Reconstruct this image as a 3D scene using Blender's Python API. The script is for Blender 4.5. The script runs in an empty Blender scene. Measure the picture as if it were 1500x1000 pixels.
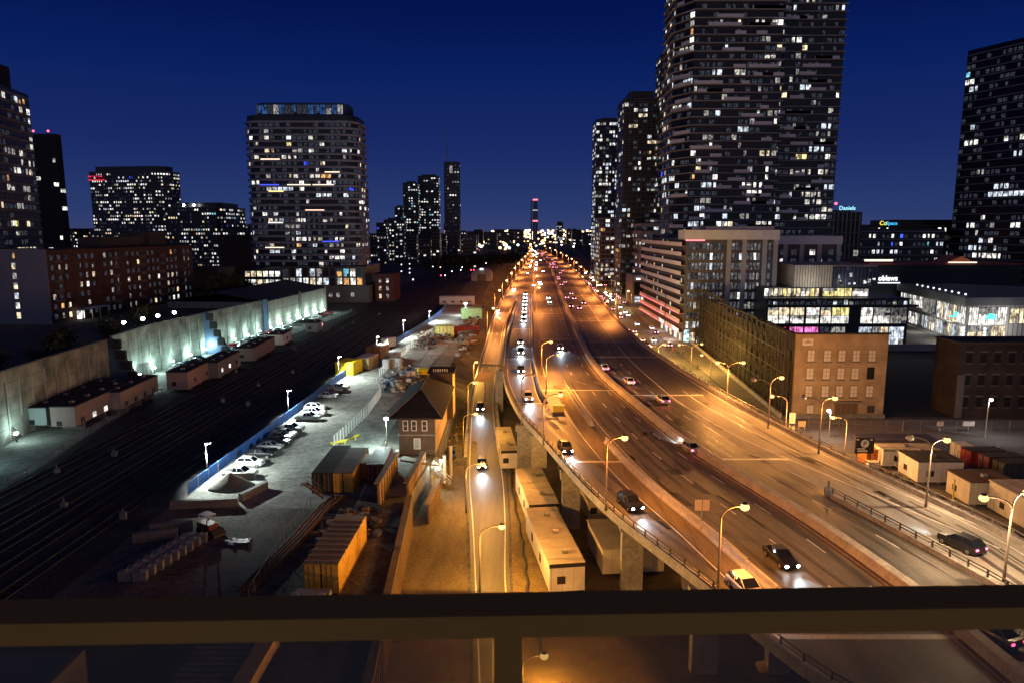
import bpy, bmesh, math, random
from mathutils import Vector
R=random.Random(7)
S=bpy.context.scene; C=S.collection
rad=math.radians
# ------------------------------------------------------------ camera, sky, light
PITCH=rad(8.85); FOC=1040.0; EYE=38.0
cam=bpy.data.objects.new("camera",bpy.data.cameras.new("camera")); C.objects.link(cam); S.camera=cam
cam.data.sensor_width=36; cam.data.lens=36*FOC/1500; cam.data.clip_start=.05; cam.data.clip_end=30000
cam.data.dof.use_dof=True; cam.data.dof.focus_distance=160; cam.data.dof.aperture_fstop=7.5
cam.location=(0,0,EYE); cam.rotation_euler=(rad(90)-PITCH,0,0)
W=bpy.data.worlds.new("World"); S.world=W; W.use_nodes=True
def sky():
    nt=W.node_tree; N=nt.nodes; L=nt.links; bg=N["Background"]
    tc=N.new("ShaderNodeTexCoord"); sx=N.new("ShaderNodeSeparateXYZ"); L.new(tc.outputs["Generated"],sx.inputs[0])
    cr=N.new("ShaderNodeValToRGB"); e=cr.color_ramp.elements
    e[0].position=0; e[0].color=(.038,.052,.158,1); e[1].position=1; e[1].color=(.0004,.002,.03,1)
    for p,c in ((.026,(.0232,.0440,.1555)),(.108,(.0098,.0232,.130)),(.203,(.0027,.0148,.1120)),(.274,(.0012,.0072,.079)),(.5,(.0006,.0035,.05))):
        k=e.new(p); k.color=(*c,1)
    L.new(sx.outputs["Z"],cr.inputs[0])
    # dusk afterglow in the west, behind the camera
    mr=N.new("ShaderNodeMapRange"); mr.inputs[1].default_value=.1; mr.inputs[2].default_value=-1; L.new(sx.outputs["Y"],mr.inputs[0])
    mz=N.new("ShaderNodeMapRange"); mz.inputs[1].default_value=.95; mz.inputs[2].default_value=0; L.new(sx.outputs["Z"],mz.inputs[0])
    mu=N.new("ShaderNodeMath"); mu.operation='MULTIPLY'; L.new(mr.outputs[0],mu.inputs[0]); L.new(mz.outputs[0],mu.inputs[1])
    mx=N.new("ShaderNodeMixRGB"); mx.blend_type='ADD'; mx.inputs[2].default_value=(.160,.152,.158,1)
    L.new(mu.outputs[0],mx.inputs[0]); L.new(cr.outputs[0],mx.inputs[1]); L.new(mx.outputs[0],bg.inputs[0])
    bg.inputs[1].default_value=1.0
sky()
V=S.view_settings; V.view_transform='Standard'; V.look='None'; V.exposure=0; V.gamma=1
S.render.engine='CYCLES'; cy=S.cycles
cy.use_denoising=True; cy.max_bounces=5; cy.diffuse_bounces=2; cy.glossy_bounces=2; cy.transmission_bounces=3; cy.transparent_max_bounces=6
cy.caustics_reflective=False; cy.caustics_refractive=False; cy.sample_clamp_indirect=2; cy.sample_clamp_direct=0; cy.use_light_tree=True

# ------------------------------------------------------------ geometry helpers
def ray(px,py):
    v=(500-py)/FOC
    return ((px-750)/FOC, math.cos(PITCH)+v*math.sin(PITCH), v*math.cos(PITCH)-math.sin(PITCH))
def G(px,py,z=0.0):                     # ground point seen at a pixel of the photograph
    r=ray(px,py); t=(z-EYE)/r[2]; return Vector((r[0]*t,r[1]*t,z))
def HZ(px,py,Y):
    r=ray(px,py); t=Y/r[1]; return Vector((r[0]*t,Y,EYE+r[2]*t))
class MB:
    def __init__(s): s.v=[]; s.f=[]; s.m=[]
    def add(s,vs,fs,mi=0):
        b=len(s.v); s.v+= [tuple(p) for p in vs]; s.f+=[tuple(b+i for i in f) for f in fs]; s.m+=[mi]*len(fs); return s
    def quad(s,a,b,c,d,mi=0): return s.add((a,b,c,d),((0,1,2,3),),mi)
    def box(s,x0,x1,y0,y1,z0,z1,mi=0):
        return s.add([(x0,y0,z0),(x1,y0,z0),(x1,y1,z0),(x0,y1,z0),(x0,y0,z1),(x1,y0,z1),(x1,y1,z1),(x0,y1,z1)],
            [(3,2,1,0),(4,5,6,7),(0,1,5,4),(1,2,6,5),(2,3,7,6),(3,0,4,7)],mi)
    def obox(s,cx,cy,cz,sx,sy,sz,a=0,mi=0):
        c,n=math.cos(a),math.sin(a); P=[]
        for z in (-sz/2,sz/2):
            for x,y in ((-sx/2,-sy/2),(sx/2,-sy/2),(sx/2,sy/2),(-sx/2,sy/2)): P.append((cx+x*c-y*n,cy+x*n+y*c,cz+z))
        return s.add(P,[(3,2,1,0),(4,5,6,7),(0,1,5,4),(1,2,6,5),(2,3,7,6),(3,0,4,7)],mi)
    def prism(s,poly,z0,z1,mi=0,top=None):
        n=len(poly); P=[(p[0],p[1],z0) for p in poly]+[(p[0],p[1],z1) for p in poly]
        s.add(P,[(i,(i+1)%n,n+(i+1)%n,n+i) for i in range(n)],mi)
        s.add(P,[tuple(range(n-1,-1,-1)),tuple(range(n,2*n))],mi if top is None else top); return s
    def beam(s,p,q,w,h=None,mi=0):
        p=Vector(p); q=Vector(q); h=h or w; d=(q-p).normalized(); u=Vector((0,0,1)) if abs(d.z)<.95 else Vector((0,1,0))
        a=d.cross(u).normalized()*(w/2); b=a.cross(d).normalized()*(h/2)
        P=[p-a-b,p+a-b,p+a+b,p-a+b,q-a-b,q+a-b,q+a+b,q-a+b]
        return s.add(P,[(3,2,1,0),(4,5,6,7),(0,1,5,4),(1,2,6,5),(2,3,7,6),(3,0,4,7)],mi)
    def tube(s,pts,r,n=8,mi=0):
        pts=[Vector(p) for p in pts]; rs=r if isinstance(r,(list,tuple)) else [r]*len(pts); P=[]
        for i,p in enumerate(pts):
            d=(pts[min(i+1,len(pts)-1)]-pts[max(i-1,0)]).normalized(); u=Vector((0,1,0)) if abs(d.y)<.9 else Vector((1,0,0))
            a=d.cross(u).normalized(); b=d.cross(a).normalized()
            for k in range(n): t=2*math.pi*k/n; P.append(p+(a*math.cos(t)+b*math.sin(t))*rs[i])
        m=len(pts); F=[(i*n+k,i*n+(k+1)%n,(i+1)*n+(k+1)%n,(i+1)*n+k) for i in range(m-1) for k in range(n)]
        F+=[tuple(range(n-1,-1,-1)),tuple(range((m-1)*n,m*n))]; return s.add(P,F,mi)
    def ell(s,c,rx,ry,rz,n=10,m=6,mi=0):
        P=[(c[0],c[1],c[2]-rz)]
        for j in range(1,m):
            t=math.pi*j/m-math.pi/2
            for k in range(n): u=2*math.pi*k/n; P.append((c[0]+rx*math.cos(t)*math.cos(u),c[1]+ry*math.cos(t)*math.sin(u),c[2]+rz*math.sin(t)))
        P.append((c[0],c[1],c[2]+rz)); F=[(0,1+(k+1)%n,1+k) for k in range(n)]
        for j in range(m-2): F+=[(1+j*n+k,1+j*n+(k+1)%n,1+(j+1)*n+(k+1)%n,1+(j+1)*n+k) for k in range(n)]
        b=1+(m-2)*n; F+=[(b+k,b+(k+1)%n,len(P)-1) for k in range(n)]; return s.add(P,F,mi)
    def loft(s,rings,mi=0):
        n=len(rings[0]); P=[p for r in rings for p in r]; m=len(rings)
        F=[(i*n+k,i*n+(k+1)%n,(i+1)*n+(k+1)%n,(i+1)*n+k) for i in range(m-1) for k in range(n)]
        F+=[tuple(range(n-1,-1,-1)),tuple(range((m-1)*n,m*n))]; return s.add(P,F,mi)
    def sweep(s,path,prof,mi=0):          # prof: closed list of (offset to the right, height)
        path=[Vector(p) for p in path]; rings=[]
        for i,p in enumerate(path):
            d=path[min(i+1,len(path)-1)]-path[max(i-1,0)]; d.z=0; d.normalize(); r=Vector((d.y,-d.x,0))
            rings.append([tuple(p+r*o+Vector((0,0,h))) for o,h in prof])
        return s.loft(rings,mi)
    def mesh(s,name,mats,smooth=False):
        me=bpy.data.meshes.new(name); me.from_pydata(s.v,[],s.f)
        for m in (mats if isinstance(mats,(list,tuple)) else [mats]): me.materials.append(m)
        me.polygons.foreach_set("material_index",s.m)
        if smooth: me.polygons.foreach_set("use_smooth",[True]*len(me.polygons))
        bm=bmesh.new(); bm.from_mesh(me); bmesh.ops.recalc_face_normals(bm,faces=bm.faces); bm.to_mesh(me); bm.free()
        me.update(); return me
    def build(s,name,mats,parent=None,loc=(0,0,0),smooth=False,rz=0):
        return link(name,s.mesh(name,mats,smooth),parent,loc,rz)
def link(name,me,parent=None,loc=(0,0,0),rz=0):
    o=bpy.data.objects.new(name,me); C.objects.link(o); o.location=loc; o.rotation_euler.z=rz
    if parent is not None: o.parent=parent
    return o
def tag(o,label,cat,group=None):
    o["label"]=label; o["category"]=cat
    if group: o["group"]=group
    return o
def thing(name,label,cat,loc=(0,0,0),rz=0,group=None):
    o=bpy.data.objects.new(name,None); C.objects.link(o); o.location=loc; o.rotation_euler.z=rz; o.empty_display_size=.5
    return tag(o,label,cat,group)
def kind(o,k='structure'): o["kind"]=k; return o
def curve(tab):                            # smooth x(Y) through a table
    tab=sorted(tab)
    def f(y):
        if y<=tab[0][0]: i=0
        elif y>=tab[-1][0]: i=len(tab)-2
        else: i=max(k for k in range(len(tab)-1) if tab[k][0]<=y)
        (y0,x0),(y1,x1)=tab[i],tab[i+1]; h=y1-y0; t=(y-y0)/h
        if t<0 or t>1: return x0+(x1-x0)*t
        def sl(k):
            if k<=0 or k>=len(tab)-1:
                a,b=(0,1) if k<=0 else (len(tab)-2,len(tab)-1)
            else: a,b=k-1,k+1
            return (tab[b][1]-tab[a][1])/(tab[b][0]-tab[a][0])
        m0,m1=sl(i)*h,sl(i+1)*h
        return (2*t**3-3*t*t+1)*x0+(t**3-2*t*t+t)*m0+(3*t*t-2*t**3)*x1+(t**3-t*t)*m1
    return f
def frange(a,b,s):
    n=max(1,int(round((b-a)/s))); return [a+(b-a)*i/n for i in range(n+1)]

# ------------------------------------------------------------ materials
_m={}
def M(name,col=(.5,.5,.5),rough=.8,metal=0.,ns=None,na=.3,bump=0.,spec=.35,ns2=None,stretch=None):
    if name in _m: return _m[name]
    m=bpy.data.materials.new(name); m.use_nodes=True; nt=m.node_tree; b=nt.nodes["Principled BSDF"]; L=nt.links
    b.inputs["Base Color"].default_value=(*col,1); b.inputs["Roughness"].default_value=rough; b.inputs["Metallic"].default_value=metal
    b.inputs["Specular IOR Level"].default_value=spec
    if ns:
        tc=nt.nodes.new("ShaderNodeTexCoord"); src=tc.outputs["Object"]
        if stretch:
            mp=nt.nodes.new("ShaderNodeMapping"); mp.inputs["Scale"].default_value=stretch; L.new(src,mp.inputs[0]); src=mp.outputs[0]
        n=nt.nodes.new("ShaderNodeTexNoise"); n.inputs["Scale"].default_value=ns; n.inputs["Detail"].default_value=7; n.inputs["Roughness"].default_value=.65
        L.new(src,n.inputs[0]); out=n.outputs[0]
        if ns2:
            n2=nt.nodes.new("ShaderNodeTexNoise"); n2.inputs["Scale"].default_value=ns2; n2.inputs["Detail"].default_value=4; L.new(tc.outputs["Object"],n2.inputs[0])
            a=nt.nodes.new("ShaderNodeMath"); a.operation='MULTIPLY_ADD'; L.new(n2.outputs[0],a.inputs[0]); a.inputs[1].default_value=.8; a.inputs[2].default_value=-.4
            a2=nt.nodes.new("ShaderNodeMath"); L.new(out,a2.inputs[0]); L.new(a.outputs[0],a2.inputs[1]); out=a2.outputs[0]
        r=nt.nodes.new("ShaderNodeMapRange"); r.inputs[1].default_value=.3; r.inputs[2].default_value=.7; r.inputs[3].default_value=1-na; r.inputs[4].default_value=1+na; L.new(out,r.inputs[0])
        h=nt.nodes.new("ShaderNodeVectorMath"); h.operation='SCALE'; h.inputs[0].default_value=col; L.new(r.outputs[0],h.inputs["Scale"])
        L.new(h.outputs[0],b.inputs["Base Color"])
        if bump:
            bp=nt.nodes.new("ShaderNodeBump"); bp.inputs["Strength"].default_value=bump; bp.inputs["Distance"].default_value=.1; L.new(out,bp.inputs["Height"]); L.new(bp.outputs[0],b.inputs["Normal"])
    _m[name]=m; return m
def EM(name,col=(1,1,1),st=1,noise=0,sample=False):
    if name in _m: return _m[name]
    m=bpy.data.materials.new(name); m.use_nodes=True; nt=m.node_tree; L=nt.links
    nt.nodes.remove(nt.nodes["Principled BSDF"]); e=nt.nodes.new("ShaderNodeEmission"); L.new(e.outputs[0],nt.nodes["Material Output"].inputs[0])
    e.inputs[0].default_value=(*col,1); e.inputs[1].default_value=st
    if noise:                              # curtains, furniture and lamps seen through a lit pane
        g=nt.nodes.new("ShaderNodeNewGeometry"); n=nt.nodes.new("ShaderNodeTexNoise"); n.inputs["Scale"].default_value=noise; n.inputs["Detail"].default_value=2
        mp=nt.nodes.new("ShaderNodeMapping"); mp.inputs["Scale"].default_value=(1,1,.6); L.new(g.outputs["Position"],mp.inputs[0]); L.new(mp.outputs[0],n.inputs[0])
        r=nt.nodes.new("ShaderNodeMapRange"); r.inputs[1].default_value=.35; r.inputs[2].default_value=.65; r.inputs[3].default_value=st*.15; r.inputs[4].default_value=st*1.35
        L.new(n.outputs[0],r.inputs[0]); L.new(r.outputs[0],e.inputs[1])
    m.cycles.emission_sampling='AUTO' if sample else 'NONE'
    _m[name]=m; return m
def BR(name,c1,c2,mort,bw,rh,ms=.02,rough=.85,offset=.5,spec=.3,ns=0,na=.25):   # courses or panel grid on upright faces
    if name in _m: return _m[name]
    m=bpy.data.materials.new(name); m.use_nodes=True; nt=m.node_tree; b=nt.nodes["Principled BSDF"]; L=nt.links
    tc=nt.nodes.new("ShaderNodeTexCoord"); sx=nt.nodes.new("ShaderNodeSeparateXYZ"); L.new(tc.outputs["Object"],sx.inputs[0])
    a=nt.nodes.new("ShaderNodeMath"); L.new(sx.outputs[0],a.inputs[0]); L.new(sx.outputs[1],a.inputs[1])
    cb=nt.nodes.new("ShaderNodeCombineXYZ"); L.new(a.outputs[0],cb.inputs[0]); L.new(sx.outputs[2],cb.inputs[1])
    t=nt.nodes.new("ShaderNodeTexBrick"); t.offset=offset; t.inputs["Scale"].default_value=1; t.inputs["Brick Width"].default_value=bw; t.inputs["Row Height"].default_value=rh
    t.inputs["Mortar Size"].default_value=ms; t.inputs["Mortar Smooth"].default_value=.1
    t.inputs["Color1"].default_value=(*c1,1); t.inputs["Color2"].default_value=(*c2,1); t.inputs["Mortar"].default_value=(*mort,1); L.new(cb.outputs[0],t.inputs[0])
    out=t.outputs[0]
    if ns:
        n=nt.nodes.new("ShaderNodeTexNoise"); n.inputs["Scale"].default_value=ns; n.inputs["Detail"].default_value=6; L.new(tc.outputs["Object"],n.inputs[0])
        r=nt.nodes.new("ShaderNodeMapRange"); r.inputs[1].default_value=.3; r.inputs[2].default_value=.7; r.inputs[3].default_value=1-na; r.inputs[4].default_value=1+na; L.new(n.outputs[0],r.inputs[0])
        h=nt.nodes.new("ShaderNodeVectorMath"); h.operation='SCALE'; L.new(out,h.inputs[0]); L.new(r.outputs[0],h.inputs["Scale"]); out=h.outputs[0]
    L.new(out,b.inputs["Base Color"]); b.inputs["Roughness"].default_value=rough; b.inputs["Specular IOR Level"].default_value=spec
    _m[name]=m; return m
asphalt=M('asphalt_worn',(.11,.098,.085),.58,ns=.35,na=.5,ns2=6,bump=.08,spec=.4,stretch=(1.2,.09,1))
asphalt2=M('asphalt_street',(.10,.092,.08),.65,ns=.5,na=.35,ns2=5,spec=.35,stretch=(1,.2,1))
concrete=M('concrete_stained',(.33,.31,.28),.85,ns=.6,na=.3,ns2=3,bump=.1)
concrete_d=M('concrete_dark',(.17,.16,.15),.85,ns=.5,na=.3,ns2=4)
paint_w=M('road_paint',(.62,.60,.55),.6,ns=2.5,na=.35)
soil=M('bare_soil',(.088,.080,.068),.95,ns=.25,na=.5,ns2=2,bump=.5)
gravel=M('yard_gravel',(.21,.205,.185),.95,ns=.22,na=.42,ns2=1.6,bump=.5)
dirt=M('dirt_track',(.14,.115,.08),.95,ns=.3,na=.4,ns2=2.5,bump=.5)
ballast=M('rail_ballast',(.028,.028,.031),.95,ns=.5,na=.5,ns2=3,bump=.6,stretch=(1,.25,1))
steel=M('galvanised_steel',(.30,.29,.27),.45,.6)
steel_d=M('dark_steel',(.07,.065,.06),.5,.4)
rust=M('rusty_steel',(.16,.075,.035),.8,ns=2,na=.4)
rail_m=M('rail_steel',(.055,.055,.058),.5,.6)
timber=M('timber_lagging',(.20,.135,.075),.85,ns=1.2,na=.35,stretch=(1,1,4))
rubber=M('tyre_rubber',(.02,.02,.02),.8)
rim_m=M('alloy_rim',(.5,.5,.52),.35,.8)
car_glass=M('car_glass',(.01,.012,.015),.08,spec=.7)
white_m=M('white_cladding',(.62,.60,.56),.6,ns=.8,na=.12)
roof_d=M('dark_roofing',(.035,.035,.038),.9,ns=.6,na=.35)
roof_g=M('grey_roofing',(.13,.125,.12),.9,ns=.5,na=.3)
leaf=M('dark_leaf',(.05,.06,.03),.9,ns=3,na=.4)
twig=M('twig_brown',(.075,.05,.03),.9,ns=3,na=.4)
bark=M('bark',(.08,.06,.045),.95,ns=4,na=.3)
skin=M('skin',(.4,.26,.2),.6)
cloth_d=M('dark_cloth',(.03,.03,.04),.9)
cloth_o=M('orange_cloth',(.6,.2,.03),.9)
WIN={'w':EM('pane_white',(1,.97,.90),1.5,.9),'k':EM('pane_warm',(1,.80,.52),1.25,.9),'c':EM('pane_cool',(.78,.88,1),1.15,1.1),
     'h':EM('pane_mid',(1,.93,.82),.8,1.1),'s':EM('pane_soft',(.9,.85,.8),.42,1.3),'o':EM('pane_orange',(1,.50,.18),1.1,.8),'y':EM('pane_yellow',(1,.85,.35),1.1,.8),
     'b':EM('pane_blue',(.06,.10,1),1.3,.5),'m':EM('pane_magenta',(.8,.2,.7),.8,.8),'t':EM('pane_teal',(.25,.75,.95),1.0,.8),
     'q':EM('pane_blue_reflection',(.10,.28,.85),.28,.8),'g':EM('pane_grey',(.8,.8,.85),.14,1.2),'d':EM('pane_dim',(.5,.55,.75),.075,1.6),'r':EM('pane_red',(1,.06,.12),1.2,.6),'p':EM('pane_pink',(1,.22,.62),1.5,.5)}
_unit={}
frame_m=M('window_bars',(.03,.03,.035),.6)
def pane(key):                             # a lit pane with its own bars, blinds half down or a curtain drawn
    v=R.choice((0,0,1,2,3)) if key not in 'rpd' else 0
    if (key,v) not in _unit:
        b=MB()
        if v==0: b.box(-.5,-.02,-.03,.03,0,1); b.box(.02,.5,-.03,.03,0,1)
        elif v==1: b.box(-.5,-.19,-.03,.03,0,1); b.box(-.16,.16,-.03,.03,0,1); b.box(.19,.5,-.03,.03,.35,1); b.box(.19,.5,-.03,.03,0,.34,2)
        elif v==2: b.box(-.5,.5,-.03,.03,0,.62); b.box(-.5,.5,-.03,.03,.63,1,2)
        else: b.box(-.5,-.02,-.03,.03,.0,1,2); b.box(.02,.5,-.03,.03,0,.12,1); b.box(.02,.5,-.03,.03,.13,1)
        b.box(-.52,.52,-.028,.02,-.02,1.02,1); _unit[key,v]=b.mesh('window',[WIN[key],frame_m,WIN['s' if key in 'wkcyg' else 'd']])
    return _unit[key,v]
# ------------------------------------------------------------ terrain, roads, deck (the setting)
WL=curve([(20,-74),(97.6,-79.2),(114.7,-82.1),(156.4,-86.1),(169.7,-87.0),(235,-83.5),(299.2,-78.7)])    # foot line of the big wall
XB=curve([(20,-9),(55,-11),(71.6,-12.9),(88,-13.4),(106,-11.6),(128,-11.4),(140,-10.5),(200,-9.5),(320,-6)])   # edge of the yard above the low road
YARD=4.0; PLAT=12.0
def terrain():
    b=MB(); rows=[]
    for y in (-60,20,40,55,71,88,97,105,106,118,128,129,150,170,200,240,280,302,303,330,420,600,1000,2500,9000):
        yy=min(y,330); wx=WL(min(yy,300)); xb=XB(yy); sl=.05 if y<=128 else min(9,(y-128)*.3+.1); pl=PLAT if y<=302 else YARD
        rows.append([(-9000,y,pl),(wx-.4,y,pl),(wx-.1,y,YARD),(xb-sl,y,YARD),(xb,y,0 if y<2000 else 0),(9000,y,0)])
    n=6; P=[p for r in rows for p in r]
    b.add(P,[(i*n+k,i*n+k+1,(i+1)*n+k+1,(i+1)*n+k) for i in range(len(rows)-1) for k in range(n-1)])
    kind(b.build('ground',soil))
terrain()
def sheet(name,pts,m,z,dz=.004):
    b=MB(); b.add([(p[0],p[1],z+dz) for p in pts],[tuple(range(len(pts)))]); return kind(b.build(name,m))
def band(name,xl,xr,ys,zf,m,dz=.004,smooth=False):
    b=MB(); P=[]
    for y in ys: P+=[(xl(y),y,zf(y)+dz),(xr(y),y,zf(y)+dz)]
    b.add(P,[(2*i,2*i+1,2*i+3,2*i+2) for i in range(len(ys)-1)]); return kind(b.build(name,m))
FEN=curve([(60,-42.6),(88.1,-42.1),(131.9,-40.4),(160.9,-39.5),(199.4,-37.0),(230,-33.5),(280,-29.8),(324.2,-29.5)])   # blue fence line
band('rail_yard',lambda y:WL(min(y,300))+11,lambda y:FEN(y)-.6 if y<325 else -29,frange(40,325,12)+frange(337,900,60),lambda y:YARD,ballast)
band('wall_service_lane',lambda y:WL(y)+.1,lambda y:WL(y)+10.6,frange(60,300,8),lambda y:YARD,gravel)
band('yard_lot',lambda y:FEN(y)-.2,lambda y:min(XB(y)-9.5,-21+ (y-100)*.02) if y<129 else -24+(y-129)*.06,frange(84,330,6),lambda y:YARD,gravel)
band('yard_apron',lambda y:-34,lambda y:XB(y)-.4,frange(88,105,4),lambda y:YARD,gravel,dz=.008)
band('dirt_road',lambda y:-17+(y-140)*.03,lambda y:XB(y)-max(.6,min(9,(y-128)*.3))-1,frange(140,320,8),lambda y:YARD,dirt)
# low road beside the viaduct and the ramp it climbs
RL=curve([(20,-1.5),(45,-2.6),(71.6,-4.4),(88,-5.6),(106,-7.1),(134.7,-8.4),(148.6,-8.6),(170,-7.9),(198.8,-6.8),(240,-5.8),(298.5,-4.3)])
RR=curve([(20,3.4),(45,1.6),(71.6,-.2),(88,-.4),(106,-1.0),(134,-3.0),(148,-3.6),(170,-3.4),(200,-2.7),(240,-1.4),(298.5,1.4)])
DECK=9.0
def RZ(y):
    t=min(1,max(0,(y-112)/118)); return .02+(DECK-.05)*(t*t*(3-2*t)*.55+t*.45)
def ramp():
    b=MB(); ys=frange(20,300,4); P=[]
    for y in ys: P+=[(RL(y),y,RZ(y)),(RR(y),y,RZ(y))]
    b.add(P,[(2*i,2*i+1,2*i+3,2*i+2) for i in range(len(ys)-1)]); kind(b.build('low_road',asphalt))
    b=MB(); ys=frange(116,300,4)
    for side,f in ((-1,RL),(1,RR)):
        b.sweep([(f(y)+side*.3,y,RZ(y)) for y in ys],[(-.28,-1.0),(.28,-1.0),(.28,.0),(-.28,.0)],0)
        P=[(f(y)+side*.3,y,z) for y in ys for z in (0,RZ(y)-1)]
        b.add(P,[(2*i,2*i+1,2*i+3,2*i+2) for i in range(len(ys)-1)],0)
    kind(b.build('ramp_embankment',concrete))
ramp()
band('low_verge',lambda y:XB(y)+.2,lambda y:RL(y)-.4,frange(40,112,6),lambda y:0,M('orange_dirt',(.15,.115,.07),.95,ns=.4,na=.35,ns2=3,bump=.4,stretch=(1,.3,1)))
band('under_deck_lot',lambda y:RR(y)+.3,lambda y:32,frange(30,112,6),lambda y:0,M('packed_dirt',(.18,.13,.065),.95,ns=.4,na=.35,ns2=3,bump=.4))
# right-hand street
band('harbour_street',lambda y:24 if y<110 else (36 if y<200 else 34+(y-200)*.012),lambda y:50+ (y-100)*.02 if y<250 else 53+(y-250)*.05,frange(60,700,20),lambda y:0,asphalt2)
sheet('vacant_lot',[(50,88),(120,88),(140,112),(140,141),(55,141)],M('lot_tarmac',(.19,.17,.15),.9,ns=.2,na=.4,ns2=2,stretch=(.3,1,1)),0,.006)
band('pavement',lambda y:50.4+(y-100)*.02 if y<250 else 53.4+(y-250)*.05,lambda y:56.6+(y-142)*.064,frange(128,340,10),lambda y:.12,M('pavement_slab',(.20,.18,.15),.9,ns=.7,na=.25,ns2=4))
sheet('market_street',[(100,215),(330,205),(330,330),(170,330),(152,243),(110,228)],M('street_light_grey',(.22,.22,.22),.7,ns=.3,na=.3),0,.02)
# expressway deck
VL=curve([(18,37),(30,28.5),(36,24.5),(42.2,20.4),(48.8,17.7),(54.7,16.0),(72,9.8),(94.5,4.7),(113.4,.8),(141,-1.7),(186,-1.6),(240,.1),(296,2.2)])
L2=curve([(296,-4.3),(457,2.2),(653,12.5),(963,23.9),(1300,20),(1538,2),(1800,-40)])
RB=curve([(20,47),(62.4,47.7),(72.3,46),(93,41.7),(125.9,37.2),(186.3,33.5),(298.5,37.4),(538,46.4),(769,48.5),(1027,46),(1300,38),(1538,20),(1800,-20)])
DL=lambda y: VL(y) if y<296 else L2(y)
def deck():
    b=MB(); ys=frange(18,296,5)+[296.05]+frange(300,1700,20); P=[]
    for y in ys: P+=[(DL(y),y,DECK),(RB(y),y,DECK),(DL(y)+.8,y,DECK-1.3),(RB(y)-.8,y,DECK-1.3)]
    for i in range(len(ys)-1):
        a,c=4*i,4*i+4
        b.add(P,[(a,a+1,c+1,c)],0); b.add(P,[(a+2,c+2,c+3,a+3),(a,c,c+2,a+2),(a+1,a+3,c+3,c+1)],1)
    kind(b.build('expressway',[asphalt,concrete]))
deck()
JB=curve([(48.1,22.5),(57.2,20.5),(65.9,18.7),(77.4,15.9),(91.7,13.5),(112,11.2),(134.7,9.8)])
LA=curve([(112,6.6),(118.1,5.8),(128.7,5.1),(156.4,4.9),(200,5.8),(271.5,7.6),(372.5,10.0)])
MED=curve([(20,34),(45.2,33.0),(49.5,32.8),(55.8,32.1),(68.7,29.9),(93,24.1),(113.4,21.3),(142.6,18.2),(175.2,17.9),(298.5,21.6),(590,31.1),(963,34.5),(1300,29),(1600,6)])
SPL=curve([(45,41.4),(52,40.2),(55.8,39.6),(73.3,35.5),(97.8,29.6),(111.2,28.0)])
SOL=curve([(62.4,45.0),(66.7,43.4),(82.8,37.6),(97.8,32.4),(114.3,29.3),(124.2,28.2),(163.4,26.8),(220,28),(300,31),(590,40),(900,42)])
jprof=[(-.35,0),(-.35,.12),(-.14,.4),(-.11,.86),(.11,.86),(.14,.4),(.35,.12),(.35,0)]
def barrier(f,y0,y1,label,z=DECK,prof=jprof,m=concrete,name='concrete_barrier',st=6):
    b=MB(); b.sweep([(f(y),y,z+.003) for y in frange(y0,y1,st)],prof); return tag(b.build(name,m),label,'barrier')
barrier(MED,36,1600,'continuous concrete median barrier curving down the middle of the expressway',prof=[(-.6,0),(-.5,.35),(-.42,.85),(.42,.85),(.5,.35),(.6,0)],m=M('median_concrete',(.40,.37,.32),.85,ns=.5,na=.25,ns2=3))
barrier(LA,118,330,'concrete barrier on the right of the queued headlight lane before the yellow crash cushion')
barrier(lambda y:DL(y)+.35,300,1300,'left parapet of the far expressway beyond the ramp merge',prof=[(-.3,0),(-.3,.9),(.2,.9),(.3,0)])
b=MB()
for side,f in ((-1,RL),(1,RR)):
    pass
for side,f,l in ((-1,RL,'pale concrete parapet along the left side of the climbing ramp'),(1,RR,'concrete parapet between the climbing ramp and the viaduct')):
    b=MB(); b.sweep([(f(y)+side*.3,y,RZ(y)+.002) for y in frange(128 if side<0 else 150,298,4)],[(-.2,0),(-.16,.85),(.16,.85),(.2,0)])
    tag(b.build('ramp_parapet',M('parapet_pale',(.48,.44,.38),.8,ns=.7,na=.2)),l,'parapet')
# precast jersey blocks of the near run, one thing each
y=49; k=0
while y<132:
    y2=y+4.2; b=MB(); p=Vector((JB(y),y,0)); q=Vector((JB(y2),y2,0)); mid=(p+q)/2; d=(q-p); a=math.atan2(d.y,d.x); n=d.length-.12
    r=[[(x,o,h) for o,h in jprof] for x in (-n/2,n/2)]
    if not 94<y<101:
        o=MB().loft(r).build('jersey_barrier',M('precast_concrete',(.42,.39,.35),.85,ns=.8,na=.25),loc=(mid.x,mid.y,DECK+.003),rz=a)
        tag(o,'precast concrete jersey block in the run between the viaduct lane and the inbound lanes','barrier','jersey blocks beside the viaduct lane')
    y=y2
# railings of the viaduct
def railing(f,y0,y1,z,label,name='bridge_railing',curb=.35,rails=(.55,.95),gap=2.2,m=steel_d,cm=concrete):
    t=thing(name,label,'railing',(f(y0),y0,z)); o=Vector((f(y0),y0,z))
    ys=frange(y0,y1,gap); P=[Vector((f(y),y,z))-o for y in ys]
    if curb: MB().sweep(P,[(-.25,-.6),(-.25,curb),(.2,curb),(.2,.004),(.2,-.6)]).build('kerb_beam',cm,t)
    for h in rails: MB().sweep([p+Vector((0,0,h)) for p in P],[(-.05,-.04),(-.05,.04),(.05,.04),(.05,-.04)]).build('rail',m,t)
    pm=MB().box(-.06,.06,-.07,.07,curb-.02 if curb else 0,rails[-1]+.02).mesh('post',m)
    for p in P[:100]: link('post',pm,t,p)
    return t
railing(lambda y:DL(y)+.15,24,150,DECK,'dark steel railing on the curved left edge of the viaduct',gap=2.0)
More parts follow.
